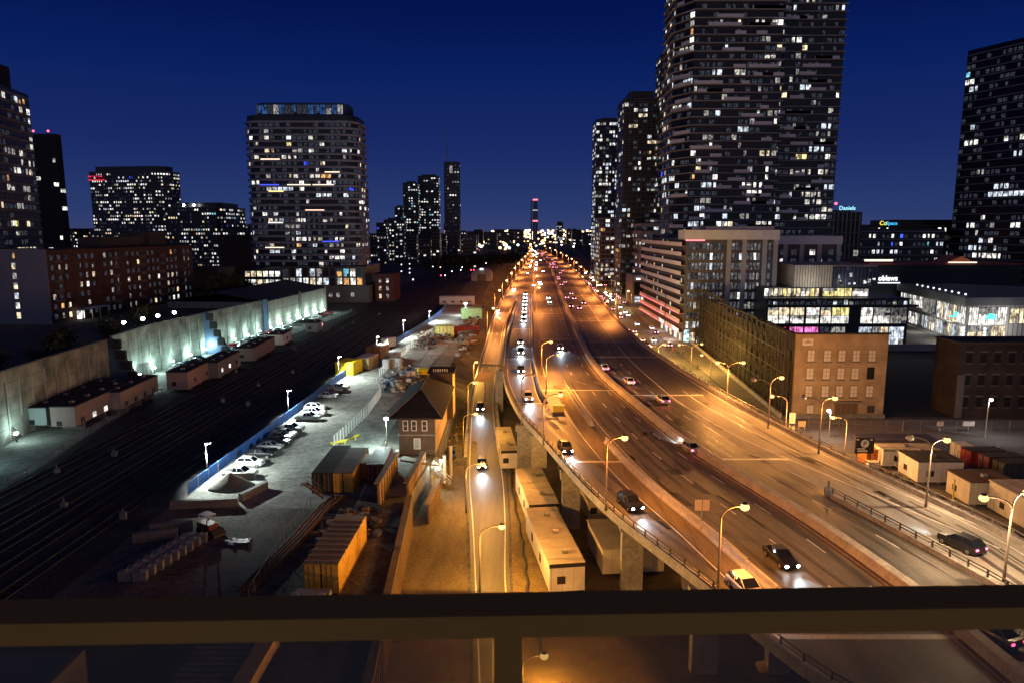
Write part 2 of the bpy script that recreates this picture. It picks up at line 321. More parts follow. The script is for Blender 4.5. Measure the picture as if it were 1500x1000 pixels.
barrier(lambda y:DL(y)+.12,150,294,'solid pale parapet on the viaduct edge beside the lane of queued cars',prof=[(-.25,-1),(-.25,.85),(.12,.85),(.2,0),(.2,-1)])
railing(lambda y:RB(y)-.25,30,150,DECK,'long steel railing on a concrete kerb along the right edge of the expressway',gap=2.4,curb=.6,rails=(.8,1.2),m=steel)
barrier(lambda y:RB(y)-.2,150,1500,'far right parapet of the expressway running to the bend',prof=[(-.2,0),(-.15,.85),(.2,.85),(.2,-1),(-.2,-1)])
b=MB()
railing(SPL,46,74.5,DECK,'short dark railing that splits off the right ramp lanes',gap=1.9,curb=.5,rails=(.85,1.15))
o=thing('end_post','dark steel end frame where the short ramp railing begins','post',(SPL(75.2),75.2,DECK))
MB().box(-.35,.35,-.2,.2,.003,1.0).build('plinth',concrete_d,o); MB().box(-.08,.08,-.1,.1,1.003,1.7).build('upright',steel_d,o)
b=MB().box(-.9,.9,-.5,.5,.003,1.05); tag(b.build('crash_cushion',M('cushion_yellow',(.75,.62,.08),.6,ns=3,na=.15),loc=(7.6,112.5,DECK)),'yellow crash cushion at the end of the barrier between the lanes','crash cushion')
# painted markings
def dashes(b,f,y0,y1,ln,gp,w=.16,z=DECK):
    y=y0
    while y<y1:
        for s in frange(y,y+ln,3)[:-1]:
            e=min(s+ln/ max(1,round(ln/3)),y+ln); zz=z(s) if callable(z) else z; z2=z(e) if callable(z) else z
            b.quad((f(s)-w/2,s,zz+.012),(f(s)+w/2,s,zz+.012),(f(e)+w/2,e,z2+.012),(f(e)-w/2,e,z2+.012))
        y+=ln+gp
mk=MB()
mix=lambda f,g,t:(lambda y:f(y)*(1-t)+g(y)*t)
inL=lambda y:(JB(y)+.9) if y<134 else LA(min(y,370))+3.0+(0 if y<330 else 0)
for t in (.42,.75): dashes(mk,mix(inL,MED,t) ,52,330,3,6,.17)
for t in (.25,.5,.75): dashes(mk,mix(lambda y:DL(y)+1,MED,t),335,900,4,9,.22)
for t in (.34,.68): dashes(mk,mix(MED,SOL,t),62,600,3,6,.17)
dashes(mk,SOL,62,900,6,0,.2); dashes(mk,lambda y:SOL(y)+3.4+(y-62)*.001,62,128,6,0,.16)
dashes(mk,lambda y:MED(y)+1.0,40,900,6,0,.16); dashes(mk,lambda y:MED(y)-1.1,40,900,6,0,.16)
dashes(mk,lambda y:RB(y)-1.3,60,900,6,0,.16)
dashes(mk,lambda y:VL(y)+.9,30,290,6,0,.14); dashes(mk,lambda y:(JB(y)-2.6) if y<112 else LA(y)-.8,50,330,6,0,.14)
dashes(mk,lambda y:LA(min(y,370))+1.8 if y>130 else JB(y)+1.2,60,400,6,0,.14)
dashes(mk,lambda y:RL(y)+.5,20,296,6,0,.14,RZ); dashes(mk,lambda y:RR(y)-.5,20,296,6,0,.14,RZ); dashes(mk,lambda y:(RL(y)*.5+RR(y)*.5),135,296,3,6,.14,RZ)
kind(mk.build('lane_markings',paint_w))
jt=MB()
for y,a,c in ((47.5,lambda y:VL(y)+.4,MED),(88,MED,lambda y:SOL(y)),(124,MED,lambda y:SOL(y)+6),(163,MED,RB),(186,MED,RB),(230,MED,RB),(275,MED,RB),(350,DL,RB),(87,lambda y:VL(y)+.3,JB),(118,lambda y:VL(y)+.3,LA),(160,lambda y:VL(y)+.3,LA),(210,lambda y:VL(y)+.3,LA),(128,lambda y:LA(y)+.5,MED),(190,lambda y:LA(y)+.5,MED),(250,lambda y:LA(y)+.5,MED)):
    w=.3 if y<130 else .42; n=8
    for i in range(n):
        s,e=i/n,(i+1)/n; x0=a(y)*(1-s)+c(y)*s; x1=a(y)*(1-e)+c(y)*e; jt.quad((x0,y-w,DECK+.008),(x1,y-w,DECK+.008),(x1,y+w,DECK+.008),(x0,y+w,DECK+.008))
for y in (176,228): jt.quad((RL(y)+.2,y-.3,RZ(y)+.02),(RR(y)-.2,y-.3,RZ(y)+.02),(RR(y)-.2,y+.3,RZ(y+.5)+.02),(RL(y)+.2,y+.3,RZ(y+.5)+.02))
kind(jt.build('expansion_joints',M('joint_steel',(.62,.59,.53),.55,.2,ns=3,na=.3)))
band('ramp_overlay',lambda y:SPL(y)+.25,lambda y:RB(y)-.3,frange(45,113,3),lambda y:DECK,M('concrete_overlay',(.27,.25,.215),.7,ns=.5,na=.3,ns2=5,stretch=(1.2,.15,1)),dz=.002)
sand=M('sandy_shoulder',(.20,.155,.10),.9,ns=.9,na=.35,ns2=5,stretch=(1.3,.15,1))
band('ramp_shoulder',lambda y:JB(y)-2.3,lambda y:JB(y)-.33,frange(50,132,3),lambda y:DECK,sand,dz=.007)
band('median_shoulder',lambda y:MED(y)-1.9,lambda y:MED(y)-.58,frange(40,165,4),lambda y:DECK,sand,dz=.007)
pm1=M('asphalt_patch_dark',(.055,.05,.045),.7,ns=1.2,na=.3); pm2=M('asphalt_patch_pale',(.17,.15,.125),.75,ns=1.2,na=.3); rp=random.Random(31)
for m,n,nm in ((pm1,46,'tar_patches'),(pm2,26,'pale_patches')):
    b=MB()
    for _ in range(n):
        f=rp.choice((lambda y:JB(y)+2.6,lambda y:JB(y)+6,lambda y:MED(y)+3.5,lambda y:MED(y)+7,lambda y:RB(y)-4,lambda y:VL(y)+4)); y=rp.uniform(50,130) if f(60)>20 else rp.uniform(55,115); w=rp.choice((.18,.25,.9,1.6)); l=rp.uniform(4,16) if w<.5 else rp.uniform(1.5,5); o=rp.uniform(-1.6,1.6)
        for s in frange(y,y+l,2)[:-1]:
            e=min(s+2,y+l); b.quad((f(s)+o-w/2,s,DECK+.006),(f(s)+o+w/2,s,DECK+.006),(f(e)+o+w/2,e,DECK+.006),(f(e)+o-w/2,e,DECK+.006))
    kind(b.build(nm,m))
wt=MB()
for f in (lambda y:JB(y)+2.9,lambda y:JB(y)+5.9,lambda y:MED(y)+2.8,lambda y:MED(y)+6.0,lambda y:VL(y)+3.6,lambda y:RB(y)-4.6):
    for o in (-.85,.85):
        for s in frange(50,(112 if f(60)<30 else 160),4)[:-1]: e=s+4; wt.quad((f(s)+o-.28,s,DECK+.004),(f(s)+o+.28,s,DECK+.004),(f(e)+o+.28,e,DECK+.004),(f(e)+o-.28,e,DECK+.004))
kind(wt.build('wheel_tracks',M('asphalt_polished',(.075,.067,.058),.5,ns=.8,na=.35,stretch=(1,.12,1))))
# piers under the left edge
for i,(px,py) in enumerate([(757,689),(778,707),(822,772),(890,862),(1000,985)]):
    p=G(px,py) if i<4 else Vector((15.5,57,0))
    if i==3: p=Vector((11.6,71.5,0))
    t=thing('bridge_pier',['concrete bridge pier furthest up the low road','second concrete pier, just in front of the furthest one','tall concrete pier between the two long white trailers and the cabin','tall concrete pier to the right of the nearer long white trailer','pale concrete pier below the balcony rail'][i],'bridge pier',(p.x+1.2,p.y,0),0,'piers under the viaduct')
    MB().box(-1.15,1.15,-.5,.5,0,6.7).build('column',concrete,t); MB().box(-1.4,9.5,-.7,.7,6.703,7.69).build('cap_beam',concrete,t)
    for dx in ((6.5,) if i<2 else (6.5,13)): MB().box(dx-1,dx+1,-.5,.5,0,6.7 if dx<9 else 7.69).build('column',concrete,t)
# rails
for i,x in enumerate((-67,-63.2,-59.4,-55.6,-51.8,-48)):
    b=MB(); f=lambda y:x+ (y-60)*.02*(1 if y<320 else 1)
    for s in (-.72,.72): b.sweep([(f(y)+s,y,YARD+.004) for y in frange(45,700,30)],[(-.05,0),(-.05,.16),(.05,.16),(.05,0)])
    for y in frange(60,130,.75): b.box(f(y)-1.2,f(y)+1.2,y-.12,y+.12,YARD+.004,YARD+.05,1)
    tag(b.build('railway_track',[rail_m,M('sleeper',(.045,.04,.035),.95)]),['railway track closest to the lit service trailers','second railway track from the service trailers','third railway track from the service trailers','third railway track from the blue fence','second railway track from the blue fence','railway track closest to the blue fence'][i],'railway track')

for k in range(14):
    x=R.uniform(-68,-46); y=R.uniform(70,300); o=MB().box(-.35,.35,-.3,.3,0,R.uniform(.5,.9)).box(-.08,.08,-.08,.08,.5,1.2).build('glint_box',M('glint_grey',(.16,.16,.165),.7),None,(x,y,YARD+.006)); o.rotation_euler.z=R.random(); tag(o,'small grey box standing in for a pale glint between the dark rails','glint box','glint boxes between the rails')  # boxes added in place of pale glints along the tracks
# ------------------------------------------------------------ street lamps
SOD=(1,.52,.17); LEDC=(.86,1,.93)
E_sod=EM('lens_sodium',(1,.60,.20),2.6); E_row=EM('lens_sodium_row',(1,.62,.24),9); E_led=EM('lens_led',(.93,1,.98),30); E_far=EM('lens_far',(1,.56,.24),5); E_farw=EM('lens_far_white',(.90,.93,1),5); E_farr=EM('lens_red',(1,.05,.10),9)
pole_m=M('lamp_pole',(.16,.13,.10),.55,.4,ns=2,na=.2)
def lamp_light(parent,loc,col,w,spot=None,size=.12):
    l=bpy.data.lights.new("lamp_light",'SPOT' if spot else 'POINT'); l.color=col; l.energy=w; l.shadow_soft_size=size
    if spot: l.spot_size=rad(spot); l.spot_blend=.25
    o=bpy.data.objects.new("lamp_light",l); C.objects.link(o); o.parent=parent; o.location=loc; return o
def sodc(y): return (1,.45,.13) if y<150 else ((1,.36,.08) if y<230 else (1,.30,.06))
def street_lamp(base,heads,label,group=None,watt=4200,cut=None,col=SOD,lens=None,lit=None,pr=.1,big=1.5):
    base=Vector(base); t=thing('street_lamp',label,'street lamp',base,0,group); h=[Vector(q)-base for q in heads]
    top=min(q.z for q in h)-.9; lens=lens or E_sod
    MB().tube([(0,0,0),(0,0,.5),(0,0,top)],[pr*1.5,pr*1.2,pr*.75],10).build('pole',pole_m,t,smooth=True)
    for i,q in enumerate(h):
        d=Vector((q.x,q.y,0)); n=8; P=[]
        for k in range(n+1):
            a=k/n*math.pi/2; P.append((d.x*.86*(1-math.cos(a)),d.y*.86*(1-math.cos(a)),top-.06+(q.z+.1-top+.06)*math.sin(a)))
        P.append((d.x*.93,d.y*.93,q.z+.12)); MB().tube(P,[pr*.7]*n+[pr*.55]*2,8).build('arm',pole_m,t,smooth=True)
        hd=MB().ell((0,0,.12+.13*big),.2*big,.17*big,.12,10,6).build('luminaire',pole_m,t,q,smooth=True)
        on=lit is None or lit[i]
        MB().ell((0,0,0),.25*big,.25*big,.2*big,12,8).build('lens',lens if on else M('lens_off',(.3,.28,.25),.3),hd,smooth=True)
        if on and watt: lamp_light(t,q-Vector((0,0,.4+.25*big)),col,watt,cut)
    return t
D=DECK
LAMPS=[ # base pixel, base height, heads (pixel), label, lit
 ((887,747),D,[(915,641)],'single curved street lamp standing on the viaduct edge by the dark car',None),
 ((1051,868),D,[(1091,742)],'nearest single curved street lamp on the expressway, pole running down to the balcony rail',None),
 ((796,652),D,[(821,578)],'single curved street lamp just past the yellow crash cushion',None),
 ((800,575),D,[(819,520)],'curved street lamp whose head hangs over the left inbound lane beside a lone car',None),
 ((764,622),D,[(782,549)],'curved lamp with a pale unlit head on the viaduct parapet over the queued lane',[False]),
 ((793,548),D,[(807,501)],'curved street lamp between the barrier end and the solid lane line',None),
 ((703,866),0,[(735,771)],'curved street lamp on the kerb of the low road nearest the balcony',None),
 ((683,750),0,[(707,679)],'lamp on the left kerb of the low road hanging in front of an oncoming car',None),
 ((679,668),0,[(697,606)],'slim lamp on the left kerb of the low road beside the farther oncoming car',None),
 ((686,640),0,[(695,560)],'lamp at the foot of the pale ramp parapet',None),
 ((694,575),0,[(698,530)],'second lamp up along the pale ramp parapet',None),
 ((765,1010),0,[(797,960)],'lamp seen below the balcony rail over the low road kerb',None),
 ((1199,664),D,[(1223,583),(1177,582)],'twin-arm street lamp before the mustard brick facade, its left head dark',[True,False]),
 ((1356,742),D,[(1387,644),(1333,641)],'twin-arm street lamp on the right parapet before the white site trailers, left head dark',[True,False]),
 ((1470,852),D,[(1441,729),(1505,722)],'nearest twin-arm street lamp on the right parapet at the picture edge',None),
 ((1069,584),D,[(1051,531),(1089,531)],'twin-arm street lamp on the right parapet with both heads lit, by the braced brick wall',None),
 ((1125,627),D,[(1145,553),(1104,556)],'twin-arm street lamp on the right parapet one span before the mustard facade, left head dark',[True,False]),
 ((1149,662),0,[(1131,580)],'street-level lamp with banner plates at the corner of the braced brick wall',None),
 ((1236,684),0,[(1220,611)],'street-level lamp beside the parking sign',None),
 ((1012,545),0,[(995,505),(1028,504)],'low twin-arm street lamp on the right street near the waiting pedestrians',None),
 ((964,530),0,[(954,507),(974,505)],'low twin-arm street lamp before the corner of the pink balcony block',None),
 ((1040,572),0,[(1028,520)],'street-level lamp on the pavement against the braced brick wall',None),
 ((925,515),0,[(917,482),(933,490)],'low twin-arm street lamp at the far end of the yellow-lit street',None)]
for bp,bz,hs,lab,lit in LAMPS:
    b0=G(*bp,bz)
    if bz==D: b0.x=min(b0.x,RB(b0.y)-.1) if b0.x>25 else b0.x
    if bz==0 and bp[0]<800: w,cl=(3600 if bp[1]<700 else 6400),(1,.46,.07)
    elif bz==0 and bp[0]<1060: w,cl=(9500 if bp[0]<1000 else (7000 if bp[0]<1030 else 3200)),(1,.56,.12)
    elif bz==0: w,cl=8500,(1,.47,.13)
    elif len(hs)>1 and bp[0]>1300: w,cl=4300,(1,.66,.36)
    elif len(hs)>1: w,cl=(9000 if b0.y>105 else 4100),(1,.40,.09)
    else: w,cl=(5600 if b0.y<100 else 11500),(1,.35,.06)
    street_lamp(b0,[HZ(*h,b0.y) for h in hs],lab,lit=lit,watt=w,col=cl)
# rows receding along both sides of the expressway
for side,ys in ((0,(205,250,300,350,400,455,515,580,650,730,820,920,1030)),(1,(235,275,320,365,415,470,530,600,680,770,870,980,1100,1240,1400))):
    for y in ys:
        if side==0: bx=(RL(y)-.6 if y<296 else L2(y)+.1); dx=1.8; z=RZ(y) if y<296 else D; lab='sodium street lamp of the row along the left parapet receding to the bend'; g='left row of receding expressway lamps'
        else: bx=RB(y)-.1; dx=-1.8; z=D; lab='sodium street lamp of the row along the right parapet receding to the bend'; g='right row of receding expressway lamps'
        street_lamp((bx,y,z),[(bx+dx,y,z+8.2)],lab,g,cut=166,watt=(9000+y*26)*((.62 if y>330 else 1.0) if side else 1) if y<1100 else 0,col=sodc(y),lens=E_row,big=1.0+y/500,pr=.1+y/9000)
for y,x in ((262,8.6),(330,10.5),(400,13),(480,16),(570,20)):
    street_lamp((LA(min(y,370))+1+(0 if y<370 else (y-370)*.035),y,D),[(LA(min(y,370))+2.6+(0 if y<370 else (y-370)*.035),y,D+8.2)],'sodium street lamp in the middle row between the merging lanes','middle row of expressway lamps',watt=9000,col=sodc(y),lens=E_row,big=1.2+y/700)
# lamps of the right-hand street
for y in (255,300,350,400,460,530,610):
    for k,x in enumerate((37.5+(y-250)*.03,54+(y-250)*.05)):
        if k and y<340: continue
        street_lamp((x,y,0),[(x+(1.6 if k==0 else -1.6),y,8.5)],'yellow street lamp of the busy street to the right of the expressway','street lamps of the busy right-hand street',cut=166,lens=E_row,watt=(9500 if y<420 else 8000) if k==0 else 4500,big=1.3+y/500,col=(1,.60,.24))
# white LED poles along the blue fence
YL=[((321,700),(322,648),'nearest white floodlight pole behind the blue fence, by the sand pile'),((435,612),(435,571),'white floodlight pole behind the blue fence beside the row of white pickups'),
    ((501,556),(501,522),'white floodlight pole beside the bright yellow container'),((547,518),(547,493),'white floodlight pole behind the brown container'),((598,496),(598,469),'white floodlight pole at the far half of the blue fence'),((636,472),(636,456),'farthest white floodlight pole at the end of the blue fence')]
for bp,hp,lab in YL:
    b0=G(*bp,YARD); b0.x=FEN(b0.y)-.5; h=HZ(*hp,b0.y); h.x=b0.x+.5
    t=thing('floodlight_pole',lab,'floodlight',b0); z=h.z-b0.z
    MB().tube([(0,0,0),(0,0,z)],[.09,.06],8).build('pole',M('pole_white',(.6,.6,.58),.5),t,smooth=True)
    hd=MB().box(-.1,.75,-.22,.22,z,z+.1).build('luminaire',steel_d,t); MB().box(.0,.7,-.2,.2,z-.07,z-.003).build('lens',E_led,hd)
    MB().ell((.1,0,z-.2),.13,.13,.13,8,6).build('bulb',E_led,t)
    l=lamp_light(t,(.55,0,z-.45),LEDC,14000,150); l.rotation_euler=(0,rad(-38),0); l.data.spot_blend=.35
for (bp,hp,lab,w,z0) in (((682,462),(682,445),'very bright white work light at the far end of the storage yard',6000,YARD),((1443,640),(1452,585),'white LED lamp on a pale pole in front of the dark brick house',900,0),((1214,640),(1214,601),'small white lamp on a post before the mustard facade doorway',500,0)):
    b0=G(*bp,z0); h=HZ(*hp,b0.y); t=thing('work_light',lab,'work light',b0); q=h-b0
    MB().tube([(0,0,0),(0,0,q.z),(q.x,0,q.z+.15)],[.1,.07,.05],8).build('pole',M('pole_white'),t,smooth=True)
    MB().ell((q.x,0,q.z),.3 if w<5000 else .7,.3,.25,8,6).build('lens',E_led,t); lamp_light(t,(q.x,-.2,q.z-.5),(.9,.97,1),w)
# wall washers along the foot of the big wall
i=0
for y in [112,121,152,160,168,177,186,195,204,213,222,231,240,249,258,267,276,285,294]:
    x=WL(y)+.9; t=thing('wall_light','low teal white wall-washer lamp at the foot of the tall panelled wall','wall light',(x,y,YARD),0,'wall-washer lamps at the foot of the tall wall')
    MB().box(-.1,.1,-.1,.1,0,1.2).build('post',steel_d,t); MB().ell((0,0,1.45),.3,.4,.24,8,6).build('lens',EM('lens_teal',(.70,1,.97),40),t)
    lamp_light(t,(1.1,0,2.7),(.66,1,.92),R.uniform(.7,1.25)*(1050 if y>150 else 800))
t=thing('wall_light','bright teal lamp on the near corner pier of the tall wall','wall light',(WL(98)+1.5,98,YARD)); MB().box(-.1,.1,-.1,.1,0,2).build('post',steel_d,t); MB().ell((0,0,2.2),.25,.3,.2,8,6).build('lens',EM('lens_teal'),t); lamp_light(t,(.4,0,2.9),(.55,.95,1),500)
for px in (212,225,236,249):
    p=HZ(px,470 if px>215 else 474,178); o=MB().ell((0,0,0),.5,.4,.4,8,6).build('garden_lamp',E_led,loc=(WL(178)-1.5-(249-px)*.06,p.y-14+(px-212)*.55,16.9)); 
    tag(o,'round white lamp standing on top of the tall wall','lamp','white lamps on top of the tall wall')
# ------------------------------------------------------------ vehicles
paints={n:M('car_paint_'+n,c,.28,.2,spec=.6) for n,c in dict(white=(.75,.75,.74),silver=(.38,.39,.40),grey=(.16,.165,.17),black=(.018,.018,.02),dark_blue=(.02,.05,.16),red=(.35,.02,.02),blue=(.03,.10,.35)).items()}
H_on=EM('headlight_on',(.93,.97,1),90); T_on=EM('taillight_on',(1,.04,.14),30); T_far=EM('taillight_far',(1,.30,.42),12); H_far=EM('headlight_far',(.86,.95,1),42); H_off=M('headlight_off',(.6,.62,.62),.15,spec=.7); T_off=M('taillight_off',(.25,.02,.02),.25)
CT={ # half width, body stations (x,hw,zb,zt), cabin stations (x,hwb,hwt,zb,zt)
 'suv':(.93,[(2.33,.70,.42,.80),(2.15,.87,.27,.98),(1.15,.93,.24,1.07),(-1.6,.93,.24,1.10),(-2.2,.90,.28,1.06),(-2.36,.78,.42,.85)],[(1.15,.84,.80,1.02,1.05),(.30,.85,.70,1.05,1.60),(-1.55,.85,.68,1.06,1.62),(-2.2,.82,.76,1.03,1.08)],(.25,-1.6)),
 'sedan':(.9,[(2.35,.68,.40,.66),(2.15,.85,.22,.80),(1.1,.90,.20,.94),(-1.5,.90,.20,.97),(-2.2,.86,.26,.92),(-2.38,.74,.40,.78)],[(1.05,.80,.76,.90,.93),(.20,.81,.62,.92,1.42),(-.95,.81,.60,.94,1.41),(-1.85,.78,.72,.92,.96)],(.15,-1.0)),
 'pickup':(.98,[(2.75,.76,.48,.90),(2.55,.93,.34,1.06),(1.3,.98,.32,1.14),(-2.55,.98,.34,1.14),(-2.72,.92,.45,1.05)],[(1.25,.88,.84,1.08,1.12),(.45,.88,.74,1.12,1.78),(-.75,.88,.74,1.12,1.78),(-1.0,.88,.84,1.10,1.13)],(.42,-.78))}
_cm={}
def car_mesh(ty,col,far=False,mode=''):
    k=(ty,col,far,mode)
    if k in _cm: return _cm[k]
    hw,bs,cs,rf=CT[ty]; body=MB()
    def ring(x,h,zb,zt): return [(x,-h*.9,zb),(x,-h,zb+.16),(x,-h,zt-.2),(x,-h*.88,zt),(x,h*.88,zt),(x,h,zt-.2),(x,h,zb+.16),(x,h*.9,zb)]
    body.loft([ring(*q) for q in bs],0)
    c1=[c for c in cs][1]; c2=cs[2]
    body.loft([[(x,-h,z),(x,-h*.92,z+.05),(x,h*.92,z+.05),(x,h,z)] for x,h,z in ((c1[0]-.02,c1[2]+.01,c1[4]-.02),(c2[0]+.02,c2[2]+.01,c2[4]-.02))],0)
    for sx in (1,-1):
        for ca,cb in ((0,1),(3,2),):
            body.beam((cs[ca][0],sx*(cs[ca][2]+.01),cs[ca][4]),(cs[cb][0],sx*(cs[cb][2]+.02),cs[cb][4]),.08,.07,0)
        xm=(c1[0]+c2[0])/2; body.beam((xm,sx*(c1[1]+.01),1.0),(xm,sx*(c1[2]+.02),c1[4]),.1,.05,0)
    if ty=='pickup': body.box(-2.5,-1.1,-.8,.8,1.10,1.145,1)
    gl=MB().loft([[(x,-b_,zb),(x,-t_,zt),(x,t_,zt),(x,b_,zb)] for x,b_,t_,zb,zt in cs],0)
    wx=(bs[2][0]+.35,-1.42 if ty!='pickup' else -1.65); wr=.34 if ty!='pickup' else .4
    xf=bs[0][0]; zf=(bs[1][2]+bs[1][3])/2+.08; xr=bs[-1][0]; zr=(bs[-2][2]+bs[-2][3])/2+.15
    info=dict(wx=wx,wr=wr,hw=hw,xf=xf,zf=zf,xr=xr,zr=zr)
    if far:
        b=body; nb=len(gl.v); b.add(gl.v,gl.f,1)
        for x in wx:
            for s in (-1,1): b.tube([(x,s*hw-.2*s,wr),(x,s*(hw+.02),wr)],wr,10,2)
        s_=1.25 if mode else 1
        for s in (-1,1):
            b.ell((xf-.05,s*hw*.68,zf),.14*s_,.2*s_,.13*s_,8,5,3); b.ell((xr+.04,s*hw*.68,zr),.08*s_,.2*s_,.12*s_,8,5,4)
        info['me']=b.mesh('car',[paints[col],car_glass,rubber,H_far if 'h' in mode else H_off,T_far if 't' in mode else T_off],True)
    else:
        info['body']=body.mesh('body',[paints[col],M('bed_liner',(.03,.03,.03),.9)]); info['glass']=gl.mesh('windows',car_glass)
    _cm[k]=info; return info
_wm={}
def wheel(wr):
    if wr not in _wm: _wm[wr]=(MB().tube([(0,-.11,0),(0,.11,0)],wr,18).mesh('wheel',rubber),MB().tube([(0,-.118,0),(0,.118,0)],wr*.62,14).mesh('rim',rim_m))
    return _wm[wr]
_lm={}
def lampmesh(name,m,rx,ry,rz):
    if (name,m.name) not in _lm: _lm[(name,m.name)]=MB().ell((0,0,0),rx,ry,rz,8,5).mesh(name,m,True)
    return _lm[(name,m.name)]
def car(ty,col,x,y,z,h,label,group=None,head=False,tail=False,cat=None,beam=0):
    i=car_mesh(ty,col); name={'suv':'car','sedan':'car','pickup':'pickup_truck'}[ty]
    t=thing(name,label,cat or ('pickup truck' if ty=='pickup' else 'car'),(x,y,z+.006),h,group); t.scale=(.86,.86,.86)
    link('body',i['body'],t); link('windows',i['glass'],t); wm,rm=wheel(i['wr'])
    for wx in i['wx']:
        for s in (-1,1): w=link('wheel',wm,t,(wx,s*(i['hw']-.08),i['wr'])); link('rim',rm,w)
    for s in (-1,1):
        link('headlight',lampmesh('headlight',H_on if head else H_off,.12,.2,.13),t,(i['xf']-.06,s*i['hw']*.66,i['zf']))
        link('taillight',lampmesh('taillight',T_on if tail else T_off,.08,.2,.12),t,(i['xr']+.05,s*i['hw']*.7,i['zr']))
    if beam:
        o=lamp_light(t,(i['xf']+.25,0,i['zf']+.1),(.72,.88,1),beam*2.4,70,.15); o.rotation_euler=(rad(88),0,rad(-90)); o.data.spot_blend=1
    return t
def far_car(ty,col,x,y,z,h,mode,label,group):
    o=link('car',car_mesh(ty,col,True,mode)['me'],None,(x,y,z+.006),h); o.scale=(.88,.88,.88); return tag(o,label,'car',group)
def hd(f,y,sgn):     # heading along a road line, towards the camera (-1) or away (+1)
    dx=(f(y+2)-f(y-2))/4*sgn; return math.atan2(sgn,dx)
MOV=[('sedan','black',828,659,-1,'black sedan with lit headlights in the viaduct lane beside the single curved lamp'),
 ('suv','black',923,742,-1,'dark suv with bright headlights in the viaduct lane, nearest the jersey blocks'),
 ('suv','white',773,585,-1,'car with lit headlights at the head of the curved viaduct lane, past the solid parapet'),
 ('sedan','black',763,544,-1,'car with lit headlights leading the queue down the viaduct lane'),
 ('suv','grey',763,518,-1,'second car of the headlight queue in the viaduct lane'),
 ('sedan','white',763,503,-1,'third car of the headlight queue in the viaduct lane'),
 ('sedan','white',820,511,-1,'lone white-lit car in the inbound lanes beside the far curved lamp'),
 ('sedan','black',1143,822,-1,'black car with bright headlights in the inbound lane beside the median, nearest the balcony'),
 ('suv','white',1092,868,-1,'white suv half hidden by the balcony rail in the viaduct lane'),
 ('sedan','silver',1010,659,1,'silver car speeding away beside the median on the dark outbound lanes'),
 ('suv','silver',970,589,1,'pale car in the outbound lanes near the solid white line'),
 ('sedan','white',921,561,1,'middle of the three spaced cars driving away on the outbound lanes'),
 ('sedan','silver',885,541,1,'farthest of the three spaced cars driving away beside the median'),
 ('suv','black',1407,802,1,'black suv with glowing pink tail lights on the pale right ramp lane'),
 ('sedan','grey',1450,932,1,'car with red tail lights seen just below the balcony rail at right')]
for ty,col,px,py,sg,lab in MOV:
    p=G(px,py,D); f=(VL if px<790 and py>560 else (LA if px<790 else (SOL if px>1380 else (MED if sg>0 or px>1100 else JB)))); 
    if px<760: f=LA
    car(ty,col,p.x,p.y,D,hd(f,p.y,sg),lab,None,head=sg<0,tail=True if sg>0 else False,beam=1000 if sg<0 else 600)
for px,py,lab in ((704,612,'car with lit headlights on the low road beside the slim kerb lamp'),(706,683,'oncoming car with lit headlights on the low road in front of the hanging lamp')):
    p=G(px,py,0); car('suv','black',p.x,p.y,RZ(p.y),hd(RL,p.y,-1),lab,None,head=True,beam=1100)
p=G(729,458,8.5); car('sedan','white',p.x,p.y,RZ(p.y),hd(RL,p.y,-1),'car with bluish headlights alone in the lower half of the climbing ramp',None,head=True,beam=1500)
p=G(753,425,D); car('suv','white',p.x,p.y,D,hd(L2,p.y,-1),'car with bluish headlights just above the ramp merge',None,head=True,beam=1500)
# distant traffic
rr=random.Random(3)
def lane(f,g,t): return lambda y:f(y)*(1-t)+g(y)*t
n=0
for y in (226,238,251,263,276,290,306,322): # queue in the viaduct lane
    f=lambda yy:(LA(min(yy,370))-2.7+(0 if yy<296 else 0)); far_car(rr.choice(['suv','sedan']),rr.choice(['white','silver','grey','black']),f(y),y,D,hd(f,y,-1),'h','car with white headlights far up the queue in the viaduct lane','queue of headlights far up the viaduct lane')
    l=lamp_light(bpy.data.objects[-1] if False else [o for o in C.objects][-1],(2.6,0,.8),(.72,.88,1),1700,70,.15); l.rotation_euler=(rad(88),0,rad(-90))
inn=[];y=262
while y<1150:
    for t in (.22,.45,.7):
        if rr.random()<(.26 if y<330 else .32): inn.append((y+rr.uniform(0,8),t))
    y+=14+y*.016
for y,t in inn:
    f=lane(lambda yy:(LA(min(yy,372))+2.2 if yy<372 else DL(yy)+1.5+(372 and 8*max(0,1-(yy-372)/120))),MED,t)
    far_car(rr.choice(['suv','sedan']),rr.choice(['white','silver','grey','black']),f(y),y,D,hd(f,y,-1),'h','distant oncoming car, one of the stream of white headlights left of the median','stream of oncoming headlights left of the median')
out=[];y=262
while y<1150:
    for t in (.2,.5,.8):
        if rr.random()<(.22 if y<480 else .3): out.append((y+rr.uniform(0,8),t))
    y+=13+y*.02
for y,t in out:
    f=lane(MED,SOL,t); far_car(rr.choice(['suv','sedan']),rr.choice(['white','silver','grey','black']),f(y),y,D,hd(f,y,1),'t','distant car driving away, one of the pink tail lights right of the median','stream of tail lights right of the median')
y=232
while y<640:
    for t,m in ((.08,'h'),(.3,'t'),(.52,'t'),(.74,'h'),(.96,'t')):
        if rr.random()<.44:
            xl=36.5+(y-232)*.02; xr=53+(y-232)*.05; x=xl+(xr-xl)*t; far_car(rr.choice(['suv','sedan']),rr.choice(['white','silver','grey','black']),x,y+rr.uniform(0,4),0,rad(88 if 't' in m else -92),m,'car in the dense evening jam on the street right of the expressway','cars jammed on the street right of the expressway')
    y+=8.5+y*.008
